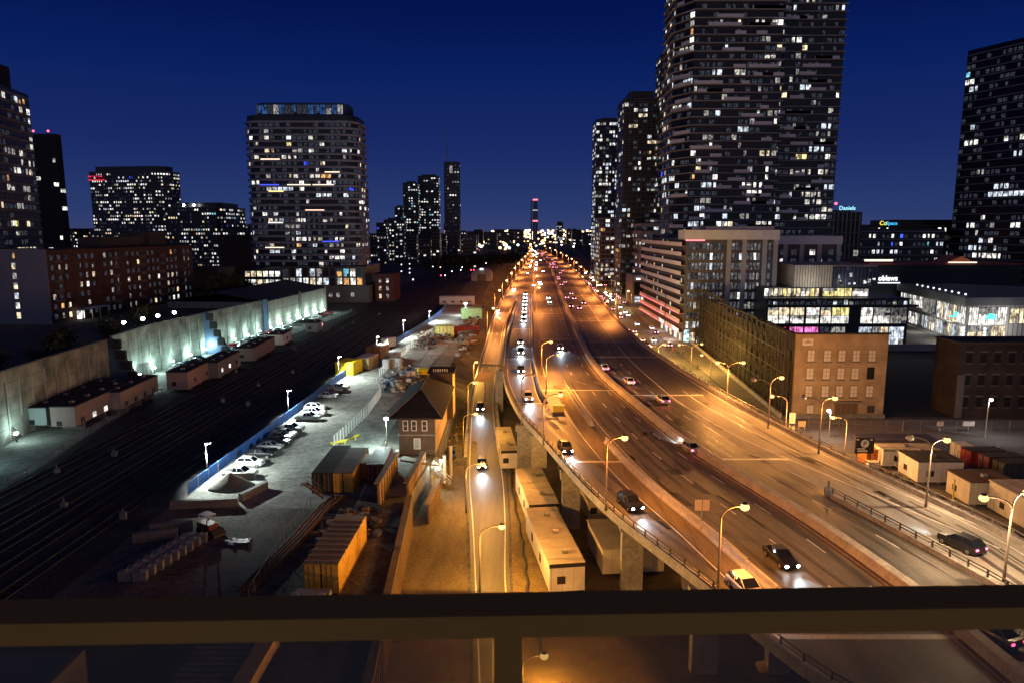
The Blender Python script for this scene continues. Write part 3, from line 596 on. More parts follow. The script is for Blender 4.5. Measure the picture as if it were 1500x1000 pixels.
# the yard car park
PARK=[('pickup','white',352,700,'white pickup parked right beside the sand pile'),('suv','white',367,684,'white suv parked second from the sand pile, between a pickup and a dark suv'),('suv','black',382,671,'black suv parked just beyond the white suv by the blue fence'),
 ('sedan','silver',396,659,'silver sedan parked between two black cars by the blue fence'),('sedan','black',408,652,'black sedan parked just beyond the silver sedan'),('sedan','grey',411,645,'dark grey sedan parked between the black sedan and a silver one'),('sedan','silver',418,640,'small silver car parked next to the dark grey pickup'),
 ('pickup','grey',426,634,'dark grey pickup parked in the unlit gap of the fence row'),('pickup','silver',452,617,'silver pickup parked at the near end of the bright white group'),('pickup','white',460,610,'white pickup half hidden by the silver one'),('suv','white',462,602,'white suv, farthest of the tight bright white group'),
 ('sedan','white',481,584,'white sedan parked alone under the floodlight'),('pickup','silver',496,573,'farthest parked pickup, silver, near the yellow container')]
for ty,col,px,py,lab in PARK:
    p=G(px,py-2,YARD); car(ty,col,p.x,p.y,YARD,rad(R.uniform(-7,-1)),lab)
p=G(659,667,0); car('sedan','blue',p.x+.3,p.y,0,rad(95),'blue car parked on the low ground right of the brick tower house')
# cars at the wall
rows=[(176,188),(199,250),(256,292)]
cols=['white','silver','grey','black','dark_blue','white','silver','red']
for a,bb in rows:
    y=a
    while y<bb:
        x=WL(y)+3.6+R.uniform(-.3,.3); car(R.choice(['suv','sedan']),R.choice(cols),x,y,YARD,rad(20+R.uniform(-6,6)),'car parked at an angle along the lit foot of the tall panelled wall','cars parked along the foot of the tall wall'); y+=3.4
# ------------------------------------------------------------ buildings
def offset(poly,d):
    n=len(poly); out=[]
    for i in range(n):
        a,b,c=Vector(poly[i-1]),Vector(poly[i]),Vector(poly[(i+1)%n]); u=(b-a).normalized(); v=(c-b).normalized()
        n1=Vector((u.y,-u.x)); n2=Vector((v.y,-v.x)); m=(n1+n2); m=m/max(.3,m.dot(n1)); out.append(tuple(b+m*d))
    return out
def rect(x0,x1,y0,y1): return [(x0,y0),(x1,y0),(x1,y1),(x0,y1)]
def pick(pal): 
    r=R.random(); 
    for k,p in pal:
        r-=p
        if r<0: return k
    return pal[0][0]
COOL=[('w',.30),('h',.17),('k',.11),('c',.16),('s',.2),('o',.02),('y',.02),('b',.01),('t',.01)]
WARM=[('w',.2),('h',.18),('k',.22),('s',.22),('c',.08),('o',.06),('y',.03),('m',.01)]
DIM=[('s',.5),('w',.2),('k',.2),('c',.1)]
def glassmat(n,c,fr,bw,rh,ms=.09): return BR(n,c,tuple(q*.6 for q in c),fr,bw,rh,ms,.35,0,.4)
def tower(name,label,cat,poly,z0,z1,fh,bay,gm,sm,out=.9,st=.28,p=.16,pd=.3,pal=COOL,split=True,panels=None,group=None,roof=None,wh=None,clus=.45,wmax=100,wfrac=.8,flo=0,only=None):
    cx=sum(q[0] for q in poly)/len(poly); cyy=sum(q[1] for q in poly)/len(poly); H=z1-z0
    P=[(q[0]-cx,q[1]-cyy) for q in poly]; t=thing(name,label,cat,(cx,cyy,z0),0,group); n=len(P); nf=int(H/fh)
    if not split and wh is None: wfrac*=.74; wh=fh*.46
    fb=MB().prism(P,0,H,0); O=offset(P,out) if out else P
    if out and not split:
        for k in range(1,nf+1): fb.prism(O,k*fh-st,k*fh,1)
    fb.build('facade',[gm,sm],t)
    if out and split:
        me=MB().prism(O,0,st,0).mesh('balcony_slab',sm)
        for k in range(1,nf+1): link('balcony_slab',me,t,(0,0,k*fh-st))
    roof=roof if roof is not None else .6
    if roof:
        I=offset(P,-min(4,abs(P[1][0]-P[0][0])*.18+1)); MB().prism(I,H+.002,H+roof*5,0).build('penthouse',[gm if roof<1 else sm],t)
    lit=[]; rest=MB(); keys=list(WIN); 
    for i in range(n):
        a=Vector(P[i]); b=Vector(P[(i+1)%n]); e=b-a; L=e.length
        if L<1.5 or (only and i not in only): continue
        u=e/L; nn=Vector((u.y,-u.x)); mid=(a+b)/2
        if nn.dot(Vector((-cx,-cyy))-mid)<0: continue
        ang=math.atan2(u.y,u.x); nb=max(1,int(L/bay)); bw=L/nb
        for k in range(flo,nf):
            prev=None; fl=R.uniform(.4,1.7)
            for j in range(nb):
                if prev and R.random()<clus: key=prev
                else: key=pick(pal) if R.random()<p*fl else None
                prev=key if R.random()<.7 else None
                if key is None and R.random()<pd: kk='d'
                else: kk=key
                if kk is None: continue
                w=bw*wfrac*R.choice((1,1,.55)); c=a+u*((j+.5)*bw)+nn*.05; h=(wh or fh*.62)*(1 if kk!='d' else .8); z=k*fh+fh*.14
                if kk=='d' or not split: rest.obox(c.x,c.y,z+h/2,w,.06,h,ang,keys.index(kk))
                else: lit.append((w*h,c,z,w,h,ang,kk))
    R.shuffle(lit)
    for q in lit[:wmax-1]:
        o=link('window',pane(q[6]),t,(q[1].x,q[1].y,q[2]),q[5]); o.scale=(q[3],1,q[4])
    for q in lit[wmax-1:]: rest.obox(q[1].x,q[1].y,q[2]+q[4]/2,q[3],.06,q[4],q[5],keys.index(q[6]))
    if rest.v: kind(rest.build('windows',[WIN[k] for k in keys],t),'stuff')
    if panels:
        m,cnt,edges=panels
        for _ in range(cnt):
            i=R.choice(edges); a=Vector(O[i]); b=Vector(O[(i+1)%n]); L=(b-a).length; u=(b-a)/L; l=min(L*.8,R.uniform(2.5,13)); s=R.uniform(0,L-l); c=a+u*(s+l/2); k=R.randint(1,nf-1); nn=Vector((u.y,-u.x))
            MB().obox(0,0,0,l,.12,1.15,math.atan2(u.y,u.x)).build('balcony_panel',m,t,(c.x+nn.x*.08,c.y+nn.y*.08,k*fh+.55))
    return t
slab_g=M('slab_grey',(.17,.165,.18),.8,ns=.4,na=.2); slab_d=M('slab_dark',(.22,.23,.285),.8); slab_l=M('slab_light',(.34,.33,.34),.8,ns=.4,na=.15)
panel_g=M('panel_grey',(.46,.48,.58),.7)
gl_dark=glassmat('glass_dark',(.012,.012,.016),(.035,.034,.038),2.4,3.0)
gl_blue=glassmat('glass_blue',(.016,.02,.034),(.05,.055,.065),2.4,3.0)
gl_grey=glassmat('glass_grey',(.03,.03,.034),(.11,.108,.11),2.6,3.1,.16)
gl_far=glassmat('glass_far',(.018,.019,.024),(.05,.05,.056),3,3.2,.2)
# right-hand towers
def bev(x0,x1,y0,y1,b): return [(x0+b,y0),(x1,y0),(x1,y1),(x0,y1),(x0,y0+b*1.6)]
tower('apartment_tower','tallest dark tower, cut by the picture top, with ragged grey balcony panels','apartment tower',bev(64,103.2,285,312,5.5),0,142,3.02,2.2,gl_dark,slab_d,1.1,p=.13,pd=.34,panels=(panel_g,90,(0,0,0,4)),roof=.6)
tower('apartment_tower','dark apartment tower joined behind the right side of the tallest one','apartment tower',rect(108.5,132.4,298,325),0,140,3.02,2.2,gl_dark,slab_d,.9,p=.14,pd=.34,panels=(panel_g,40,(0,)),roof=.6)
tower('apartment_tower','slim apartment tower with a dark top showing left of the tallest tower','apartment tower',rect(85.5,101,420,440),0,138,3.02,2.6,gl_dark,slab_g,.9,p=.2,pd=.3,roof=1.6)
tower('apartment_tower','brownish grey slab tower with a dark box on its roof beside the busy street','apartment tower',rect(66,88.5,434,460),0,115,3.05,2.6,gl_grey,M('slab_brown',(.15,.135,.125),.8),.5,p=.10,pd=.25,roof=.9)
tower('apartment_tower','farthest tall tower right of the expressway, with many white windows','apartment tower',rect(64.5,84,560,584),0,122,3.0,2.4,gl_blue,slab_g,.8,p=.28,pd=.2,roof=.25,pal=[('w',.4),('c',.4),('s',.2)])
tower('podium_block','pale grey podium with dark ribbon floors at the foot of the brownish slab tower','podium block',rect(73,96,405,430),0,42,4.2,3,gl_grey,slab_l,.6,1.9,p=.18,pd=.2,roof=0,flo=2)
tower('apartment_block','pinkish lower block with a white wall strip below the farthest right tower','apartment block',rect(62,76,505,535),0,47,3.1,3,glassmat('glass_pinkish',(.05,.03,.035),(.16,.12,.12),3,3.1,.5),slab_l,.4,.5,p=.35,pd=.2,pal=WARM,roof=0)
t=thing('pavilion','low white building with a blank ribbed flank and dark glass front beside the jam','building',(63,372,0))
MB().box(0,22,0,20,0,15,0).build('body',BR('pavilion_rib',(.42,.40,.38),(.36,.35,.33),(.2,.19,.18),1.2,40,.1),t); MB().box(1,21.5,-.15,-.003,4.5,11.5).build('glass_front',gl_blue,t)
for k in range(6): MB().box(1.5+k*3.3,4.2+k*3.3,-.25,-.153,1,3.6).build('window',WIN['w' if k%3 else 'c'],t)
MB().box(0,22.2,-2.2,-.3,12,12.5).build('canopy',slab_l,t); MB().box(2,18,-.45,-.26,12.6,13.4).build('light_strip',EM('strip_white',(.95,.98,1),2.2),t)
# the block with the pink balconies
def pink():
    t=thing('apartment_block','mid-rise block with pink lit balcony bands on its street side and a pale boxy top','apartment block',(58.5,240,0))
    dark=M('clad_dark',(.05,.046,.05),.7,ns=.8,na=.2); bx=M('clad_grey',(.34,.345,.375),.7)
    MB().box(0,30,0,76,0,35).build('facade',BR('clad_panels',(.11,.10,.11),(.09,.085,.092),(.03,.03,.03),1.3,3.3,.06),t)
    MB().box(-.6,31,-.4,10,35.003,38.2).build('penthouse',M('pent_white',(.56,.57,.62),.7,ns=.5,na=.1),t)
    MB().box(6.5,29.5,1,20,38.203,39.4).build('roof_slab',bx,t)
    for x in (14.3,19.4,26.2,29.9): MB().box(x-.75,x+.75,-.35,-.003,9,34.99).build('pilaster',bx,t)
    # front windows
    cand=[]; rest=MB(); keys=list(WIN)
    for k in range(9):
        z=5.2+k*3.3
        for j in range(24):
            x=.7+j*1.22
            if min(abs(x+.4-q) for q in (14.3,19.4,26.2,29.9))<1.1: continue
            cand.append((x+.4,z,R.choice('wwwsck') if R.random()<.12 else ('d' if R.random()<.2 else 'g')))
    R.shuffle(cand)
    for x,z,key in cand[:84]: o=link('window',pane(key),t,(x,-.05,z)); o.scale=(.82,1,2.25)
    for x,z,key in cand[84:]: rest.box(x-.41,x+.41,-.08,-.02,z,z+2.25,keys.index(key))
    kind(rest.build('windows',[WIN[k] for k in keys],t),'stuff')
    # balcony bands on the street side
    pinks=[(.66,.60,.61),(.68,.63,.64),(.64,.58,.60),(.66,.62,.64)]
    for k in range(10):
        z=3.6+k*3.25
        y0=0 if k>3 else 0
        for (a,b_) in (((.5,22),(24,76)) if k<4 else ((1,76),)):
            o=MB().box(-1.5,-1.38,a,b_,z,z+1.25).build('balcony_front',M('balcony_pink%d'%(k%4),pinks[k%4],.6),t)
            MB().box(-1.37,-.003,a,b_,z-.2,z).build('floor_plate',bx,o)
            if k<3:
                l=MB().box(-1.75,-1.62,a+.2,b_-.2,z-.12,z-.02).build('led_strip',EM('led_red',(1,.16,.20),3.2,sample=True),o)
        for j in range(9):
            if R.random()<.3: o=link('window',pane(R.choice('kso')),t,(-.06,5+j*8,z+.3),rad(90)); o.scale=(1.6,1,1.6)
    for j in range(5):
        o=link('shop_window',pane('w' if j%2 else 'k'),t,(-.06,4+j*7.5,.3),rad(90)); o.scale=(4.2,1,3)
        o=link('shop_window',pane('k' if j!=1 else 'w'),t,(3+j*2.2,-.06,.3)); o.scale=(1.7,1,3.4)
    for q,w in (((-3,8,3.2),1100),((8,-3,3.4),700),((-3,30,3.2),900)): lamp_light(t,q,(1,.92,.85),w)
    MB().box(.1,1.9,-.5,-.3,.6,4.6).build('shop_sign',EM('sign_cool',(.65,.95,1),1.6,1.5),t)
    MB().box(-.4,6,-.35,-.1,34.6,34.99).build('red_edge',EM('led_red'),t)
pink()
def frames():
    t=thing('apartment_block','grey framed block right of the pink balcony block, set back under the twin towers','apartment block',(86,262,0))
    MB().box(5,34,0,25,0,33).build('facade',BR('clad_panels2',(.10,.095,.10),(.085,.08,.085),(.035,.035,.035),1.3,3.3,.06),t); MB().box(4.4,34.6,-.5,24,33.003,36).build('penthouse',M('pent_white'),t)
    for x in (8.6,14,20,26.5,33.5): MB().box(x-.8,x+.8,-.4,-.003,0,32.99).build('pilaster',M('clad_grey'),t)
    for k in range(9):
        for j in range(8):
            x=6.4+j*3.4
            if R.random()<.75: o=link('window',pane(R.choice('wskd') if R.random()<.4 else 'd'),t,(x+(.6 if j%2 else 0),-.05,2+k*3.4)); o.scale=(1.9,1,2)
    for j in range(6): MB().box(-.3,-.2,-2+j*4,-.6+j*4,36.02,36.9).build('roof_lamp',WIN['k'],t,(12,3+j*.1,0))
frames()
# glass market complex
def complex_():
    t=thing('glass_office','low dark glass complex with bright ribbon windows and a pink lit shopfront','office building',(84,228,0))
    dk=M('complex_dark',(.03,.03,.034),.45,spec=.5); 
    MB().box(-2,44,0,34,0,16.5).build('body',dk,t); MB().box(-2,21,4,34,16.503,19.6).build('upper_body',dk,t)
    rb=BR('ribbed_wall',(.52,.48,.40),(.46,.43,.36),(.12,.11,.10),.9,60,.12,ns=.6,na=.15)
    MB().box(9,36,6,40,19.603,26.8).build('ribbed_box',rb,t); MB().box(21.5,36.3,5.6,5.99,19.7,26.3).build('glass_front',BR('glass_rib',(.02,.026,.055),(.016,.02,.04),(.10,.10,.12),1.25,60,.08,.25,0,.5),t)
    g=random.Random(5)
    for q,w in (((4,1.2,20.6),500),((14,1,21),700),((26,2,21),500)): lamp_light(t,q,(1,.93,.8),w)
    def win(x0,x1,z0,z1,key,y=-.05):
        o=link('window',pane(key),t,((x0+x1)/2,y,z0)); o.scale=(x1-x0,1,z1-z0); return o
    def mull(x0,x1,z0,z1,y=-.12,st=1.3):
        b=MB()
        for x in frange(x0,x1,st): b.box(x-.05,x+.05,y-.03,y+.03,z0,z1)
        b.box(x0,x1,y-.035,y+.035,(z0+z1)/2-.06,(z0+z1)/2+.06); b.build('mullions',dk,t)
    for x0,x1,k in ((-1.4,2,'k'),(2.2,5.5,'k'),(5.9,10.3,'k'),(11,15.2,'w'),(15.7,19,'k'),(19.3,24.8,'y'),(28.6,32.5,'w'),(32.8,38.1,'s'),(38.3,43.5,'g')):
        for i in range(2): win(x0,x1,8.4+i*2.6,8.4+i*2.6+2.45,k if i else ('w' if k not in 'g' else 's'))
        mull(x0,x1,8.4,13.5)
    for x0,x1,k in ((3.3,4.8,'r'),(5.9,10.3,'p'),(10.8,15.2,'p'),(15.7,18.8,'s'),(19.2,23.9,'w'),(28.3,32.5,'c'),(32.8,37.9,'k'),(38.1,43,'c')):
        win(x0,x1,3.4 if k in 'pr' else 1.2,7.2,k); mull(x0,x1,1,7.2,st=1.5)
        if k=='p': win(x0,x1,1.2,3.35,'w')
    for i in range(12): win(-1.4+i*1.5,-.2+i*1.5,16.8,19.3,g.choice('kywk'),3.95)
    for i in range(4): win(17.6+i*2.4,19.8+i*2.4,16.8,19.4,'y',3.9)
    for i in range(26): win(-1.5+i*1.75,-.3+i*1.75,14.5,14.5+g.uniform(.7,1.5),g.choice('dddsdc'))
    win(27.4,32.5,16.8,19.2,'w',3.9)
    for i in range(22):
        x=22+g.random()*13; z=20.2+(g.random()**2)*4.6; win(x,x+g.uniform(.3,1.1),z,z+g.uniform(.4,1.6),g.choice('ccdwd'),5.5)
    MB().box(-2.3,46,-2.2,-.2,13.9,14.5).build('canopy',dk,t); MB().box(-2.2,44.2,-.35,-.2,16.1,16.49).build('roof_edge',steel_d,t)
complex_()
def market():
    t=thing('market_hall','long glazed grocery hall with a bright white interior and a sloping grey roof edge','market hall',(155.3,241,0)); A=math.atan2(296.3-241,165-155.3)
    L=math.hypot(296.3-241,9.8)+6; ca,sa=math.cos(A),math.sin(A); u=Vector((ca,sa,0)); n=Vector((-sa,ca,0))
    Pn=[(0,0),(30,3),(60,40),(u.x*L+20,u.y*L),(u.x*L,u.y*L)]
    dk=M('complex_dark'); MB().prism(Pn,0,12.8).build('body',M('hall_white',(.55,.55,.52),.7),t)
    R1=offset([Vector(p) for p in Pn],1.6); MB().prism([tuple(p) for p in R1],12.803,15.6).build('roof',M('roof_edge_grey',(.20,.205,.21),.7,ns=.4,na=.15),t)
    g=random.Random(9)
    def w(s,l,z0,z1,key,off=.06,edge=0):
        if edge==0: c=u*s+n*off; o=link('window',pane(key),t,(c.x,c.y,z0),A)
        else: o=link('window',pane(key),t,(s,s*.1-off,z0),rad(5.7))
        o.scale=(l,1,z1-z0)
    s=1
    while s<L-2:
        for z0,z1 in ((.6,5.2),(6.6,12)):
            if z0<3: w(s+1.6,2.9 if g.random()<.8 else 2,z0,z1,g.choice('wwwcks'))
            elif s>38: w(s+1.6,3.1,z0+1,z1,'w')
            elif s<22: w(s+1.6,3.0,z0-1,z1,g.choice('wwk'))
            else: w(s+1.6,3.0,z0,z1,g.choice('sds'))
        s+=3.4
    for s,k in ((2.5,'w'),(6,'w'),(9.5,'w'),(13,'k')):
        w(s,3.2,.6,5.6,'k',edge=1); w(s,3.2,6.0,12,'w',edge=1)
    for s in (17.5,21): w(s,3.2,6.5,11.5,'k',edge=1)
    b=MB()
    for s in frange(0,L,1.7): c=u*s+n*.16; b.obox(c.x,c.y,6.4,.14,.14,12.8,A)
    for z in (5.9,): c=u*(L/2)+n*.2; b.obox(c.x,c.y,z,L,.2,.5,A)
    for x in frange(0,26,1.7): b.obox(x,x*.1-.16,6.4,.12,.12,12.8,rad(5.7))
    b.build('mullions',steel,t)
    for s in range(9):
        c=u*(6+s*5.5)+n*1.2; MB().ell((c.x+3,c.y,16.1),.35,.35,.3,8,6).build('roof_lamp',EM('strip_white'),t)
    def logo(cx,cy,z,ang):     # teal fan-shaped emblem hanging behind the glass
        b=MB(); c_,s_=math.cos(ang),math.sin(ang); pts=[(0,0)]+[(math.cos(a)*1.7,math.sin(a)*1.5) for a in frange(0,math.pi,.35)]
        P=[(cx+x*c_,cy+x*s_,z+y+.5) for x,y in pts[1:]]; Q=[(p[0]-s_*-.1,p[1]-.1*c_,p[2]) for p in P]; b.add(P,[tuple(range(len(P)))]); b.box(cx-2.1,cx+2.1,cy-.14,cy+.02,z,z+.45); return b.build('emblem',EM('emblem_teal',(.10,.95,.72),1.8),t)
    for q,w in (((-6,2,5),2600),((10,-5,5),2600),((-2,25,4),1600)): lamp_light(t,q,(1,.96,.9),w)
    logo(8.6,.86-.35,8.0,rad(5.7)); c=u*7+n*.3; logo(c.x-.3,c.y,8.0,A)
    for (x,y) in ((5.0,-2.6),(-1.0,-.6)):
        MB().box(x-.35,x+.35,y-.3,y+.3,0,1.2).build('totem_base',steel_d,t)
        for k in range(4): MB().ell((x,y,1.8+k*1.1),.6-.06*k,.5,.55,10,6).build('totem_light',EM('totem_cool',(.75,.95,1),1.6),t)
market()
def text(name,s,parent,loc,rz,size,m,depth=.1):
    c=bpy.data.curves.new(name,'FONT'); c.body=s; c.size=size; c.extrude=depth; c.align_x='CENTER'; c.offset=.01; c.materials.append(m)
    q=bpy.data.objects.new(name,c); C.objects.link(q); bpy.context.view_layer.update(); me=bpy.data.meshes.new_from_object(q); bpy.data.objects.remove(q); me.name=name
    o=link(name,me,parent,loc); o.rotation_euler=(rad(90),0,rz); return o
t=thing('grocery_block','dark red-roofed block carrying a glowing white shop sign behind the glass complex','shop building',(157,306,0))
MB().box(-3,62,0,30,0,23.5).build('body',M('navy_clad',(.02,.024,.034),.6),t); MB().box(-3.5,62.5,.4,31,23.503,24.1).build('roof',M('red_roof',(.30,.06,.05),.7),t)
b=MB(); b.add([(30,2,24.12),(43,2,24.12),(37,2,27.2),(30,14,24.12),(43,14,24.12),(37,14,27.2)],[(0,1,2),(5,4,3),(0,2,5,3),(1,4,5,2)]); b.build('gable_skylight',M('orange_roof',(.7,.2,.08),.6),t)
text('sign_lettering','Loblaws',t,(3.8,-.5,16.8),0,3.0,EM('sign_white',(.93,1,.98),2.4),.08)
MB().box(-1,10,-.3,-.1,15.6,16.0).build('sign_bar',EM('strip_white'),t); MB().box(30,42,-.6,-.1,24.3,24.8).build('light_strip',EM('strip_warm',(1,.85,.65),1.6),t); MB().box(-6,6,-.6,-.1,25,25.8).build('light_strip',EM('strip_warm'),t)
tower('office_block','grey finned office block right of the twin towers, under the cyan sign','office building',rect(156.5,171,352,375),0,47,6.2,3,BR('fin_wall',(.05,.05,.05),(.04,.04,.04),(.34,.33,.31),2.1,60,.25),slab_g,.3,.4,p=.05,pd=.3,roof=.2,split=False)
t=thing('roof_sign','small cyan glowing sign on the roof of the finned office block','sign',(163.2,351.5,47.3)); MB().box(-4,4,-.1,.1,0,.5).build('rail',steel_d,t); text('sign_lettering','Daniels',t,(0,-.2,.6),0,2.7,EM('sign_cyan',(.35,.85,1),1.5),.08)
t=thing('beacon','red aircraft warning light at the right edge of the twin towers','warning light',(157.8,352,49)); MB().tube([(0,0,-1.7),(0,0,1.4)],.12,6).build('mast',steel_d,t); MB().ell((0,0,2),.7,.7,.6,8,6).build('lens',E_farr,t)
tower('office_block','dark glass office building with a yellow and blue lit sign and a bright top strip','office building',rect(186,232,385,420),0,39,4.2,2.4,gl_blue,slab_d,.2,.5,p=.2,pd=.5,roof=0,pal=[('c',.4),('w',.3),('t',.15),('b',.15)],split=False)
tower('office_block','low long office wing with bright horizontal light strips left of the right-edge tower','office building',rect(214,252,405,430),0,44,4.6,3,gl_dark,M('clad_brown',(.07,.06,.055),.7),.5,1.2,p=.25,pd=.4,roof=0,pal=[('w',.7),('k',.3)],split=False)
tower('office_block','small yellowish lit block tucked against the right-edge tower','office building',rect(243,263,398,404),0,36,4,2.6,gl_grey,M('clad_brown'),.4,.9,p=.5,pd=.3,roof=0,pal=[('s',.5),('y',.3),('k',.2)],split=False)
t=thing('roof_sign','small yellow and blue lit sign on the dark glass office building','sign',(200.5,384.2,41.2)); MB().box(-5.4,5.6,-.1,.1,-.9,-.4).build('rail',steel_d,t)
text('sign_lettering','Co',t,(-2.4,-.2,-.3),0,3.1,EM('sign_yellow',(1,.85,.08),1.4),.08); text('sign_lettering','Space',t,(2.2,-.2,-.2),0,2.6,EM('sign_blue',(.05,.55,1),1.4),.08)
tower('office_tower','huge dark glass office tower at the right edge with scattered strips of light','office tower',[(239,391),(290,262),(325,276),(275,410)],0,131,3.9,2.6,glassmat('glass_black',(.01,.011,.013),(.022,.022,.024),2.6,3.9),slab_d,.15,.5,p=.055,pd=.35,roof=0,pal=[('w',.4),('c',.35),('s',.15),('t',.1)],clus=.75)
# mustard-fronted derelict brick block
def mustard():
    t=thing('brick_warehouse','derelict brick warehouse shell with a mustard end facade and steel bracing along the street','warehouse',(57.6,141.9,0))
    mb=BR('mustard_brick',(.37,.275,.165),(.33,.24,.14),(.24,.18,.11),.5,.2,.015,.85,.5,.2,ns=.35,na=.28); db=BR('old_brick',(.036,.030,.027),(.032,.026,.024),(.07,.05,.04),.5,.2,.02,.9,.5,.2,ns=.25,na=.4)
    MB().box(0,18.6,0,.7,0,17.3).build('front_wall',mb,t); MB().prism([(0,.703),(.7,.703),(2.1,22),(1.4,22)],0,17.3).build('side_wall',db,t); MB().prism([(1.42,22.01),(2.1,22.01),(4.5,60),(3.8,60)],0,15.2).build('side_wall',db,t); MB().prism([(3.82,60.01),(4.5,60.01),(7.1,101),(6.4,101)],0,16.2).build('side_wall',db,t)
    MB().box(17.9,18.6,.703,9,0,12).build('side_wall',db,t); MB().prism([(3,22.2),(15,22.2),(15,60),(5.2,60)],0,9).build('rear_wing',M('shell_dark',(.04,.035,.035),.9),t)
    MB().box(-.2,18.8,-.2,.9,17.303,17.6).build('parapet',M('parapet_dark',(.05,.045,.04),.9),t)
    fr=M('window_frame',(.17,.12,.06),.7); bl=M('boarded_pane',(.60,.55,.45),.8,ns=3,na=.15)
    rows=[(HZ(1200,y+8,141.9).z,2.35) for y in (521,547,573)]
    for r,(z,h) in enumerate(rows):
        for c,x in enumerate((1186,1210,1231,1252,1275)):
            p=HZ(x,550,141.9).x-57.6
            if r==1 and c==4: MB().box(p-.75,p+.75,-.05,-.003,z,z+2.5).build('broken_window',M('void_black',(.01,.01,.01),.9),t); continue
            f=MB().box(p-.8,p+.8,-.06,-.003,z-.1,z+h+.1).build('window',fr,t)
            for i in range(2):
                for j in range(3): MB().box(p-.68+i*.72,p-.04+i*.72,-.10,-.063,z+j*h/3+.04,z+(j+1)*h/3-.04).build('pane',bl,f)
            MB().box(p-.95,p+.95,-.2,-.003,z-.28,z-.12).build('sill',concrete_d,t)
    for x,w,h,y in ((1186,1.5,1.9,605),(1275,1.5,1.6,604)):
        q=HZ(x,y,141.9); p=q.x-57.6; f=MB().box(p-.8,p+.8,-.06,-.003,q.z-.1,q.z+h).build('window',fr,t)
        for i in range(2): MB().box(p-.68+i*.72,p-.04+i*.72,-.10,-.063,q.z+.05,q.z+h-.15).build('pane',bl if x<1200 else M('pane_dark',(.05,.05,.06),.2),f)
    p0=HZ(1223,600,141.9).x-57.6; d=MB().box(p0-.2,p0+4.6,-.15,-.003,0,3.4).build('doorway',M('door_boards',(.17,.12,.07),.8),t); MB().box(p0-.5,p0+4.9,-1.0,-.16,3.403,3.7).build('canopy',concrete_d,d)
    for k in range(4): MB().box(p0+.1+k*1.1,p0+1.0+k*1.1,-.19,-.153,.1,3.0).build('door_leaf',M('door_brown',(.13,.08,.045),.8),d)
    MB().box(-.2,18.9,-.35,-.003,0,.9).build('plinth',concrete_d,t)
    s=MB().box(1.2,3.3,-.14,-.003,15.1,16.5).build('sign_board',M('board_white',(.62,.58,.55),.7),t)
    MB().box(2.0,2.4,-.16,-.143,16.05,16.25).build('sign_mark',M('mark_red',(.3,.03,.02),.7),s); MB().box(1.6,2.9,-.16,-.143,15.65,15.85).build('sign_mark',M('mark_brown',(.12,.05,.04),.7),s)
    # windows and bracing on the street side
    sx=lambda y:y*.0627
    for k in range(3):
        for j in range(20):
            y=3+j*4.9; w=MB().box(-.06,-.003,-.65,.65,0,2.2).build('window',M('void_black'),t,(sx(y)-.02 ,y,2.6+k*4.4),rad(-3.6)) 
    st=M('brace_steel',(.034,.031,.03),.7,ns=2,na=.3)
    for j in range(24):
        y=1.5+j*4.2; b=MB(); x=sx(y)-.9; top=17.4 if y<22 else (17.8 if y<60 else 19); b.beam((x-.9,y,0),(x-.9,y,top),.2); b.beam((x,y,0),(x,y,top),.16)
        for z in (3.5,7,10.5,14,top): b.beam((x-.9,y,z),(x+.6,y,z),.14)
        x2=sx(y+4.2)-.9
        for z in (0.2,4.6,9,13.2): b.beam((x-.9,y,z),(x2-.9,y+4.2,z+4.2 if z<13 else top),.12)
        for z in (4.6,9,13.2,top): b.beam((x-.9,y,z),(x2-.9,y+4.2,z),.14)
        if y>24:
            for q in range(2): b.beam((x-.9,y+q*2.1,top),(x+2,y+q*2.1+2.1,top-1.8),.12); b.beam((x+2,y+q*2.1,top-1.8),(x-.9,y+q*2.1+2.1,top),.12)
        b.build('bracing_bay',st,t)
    b=MB(); b.sweep([(sx(y)-2.4,y,0) for y in frange(0,100,10)],[(-.25,0),(-.2,1.0),(.2,1.0),(.25,0)]); b.build('base_wall',concrete,t)
mustard()
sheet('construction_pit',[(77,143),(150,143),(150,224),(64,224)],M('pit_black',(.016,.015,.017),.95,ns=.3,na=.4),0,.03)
t=thing('hoarding','pale street hoarding along the far edge of the dark empty site','hoarding',(86,224.5,0)); MB().box(0,52,0,.2,0,2.2).build('boards',M('hoarding_grey',(.30,.29,.27),.8,ns=.4,na=.2),t); MB().box(18,24,-.15,-.003,.4,1.6).build('lit_board',EM('board_white',(1,.98,.92),1.0,.6),t)
def dbrick():
    t=thing('brick_house','dark brown brick building with small dark windows at the right edge behind the fence','brick building',(91,142.5,0)); db=BR('dark_brick',(.05,.04,.038),(.043,.034,.032),(.03,.026,.025),.5,.2,.02,.9,.5,.2,ns=.3,na=.35)
    MB().box(0,34,0,8,0,15.2).build('walls',db,t); MB().box(-.15,34.1,-.15,8.15,15.203,15.7).build('parapet',M('parapet_dark'),t)
    for k in range(3):
        for j in range(8):
            x=2.2+j*2.9; f=MB().box(x-.6,x+.6,-.06,-.003,2.2+k*4.6,4.3+k*4.6).build('window',M('void_black'),t); MB().box(x-.75,x+.75,-.12,-.003,4.32+k*4.6,4.65+k*4.6).build('lintel',M('lintel_stone',(.11,.10,.095),.8),f); MB().box(x-.75,x+.75,-.18,-.003,2.0+k*4.6,2.18+k*4.6).build('sill',M('lintel_stone'),f)
    MB().box(.2,1.6,-.3,-.003,0,9).build('buttress',M('lintel_stone'),t)
dbrick()
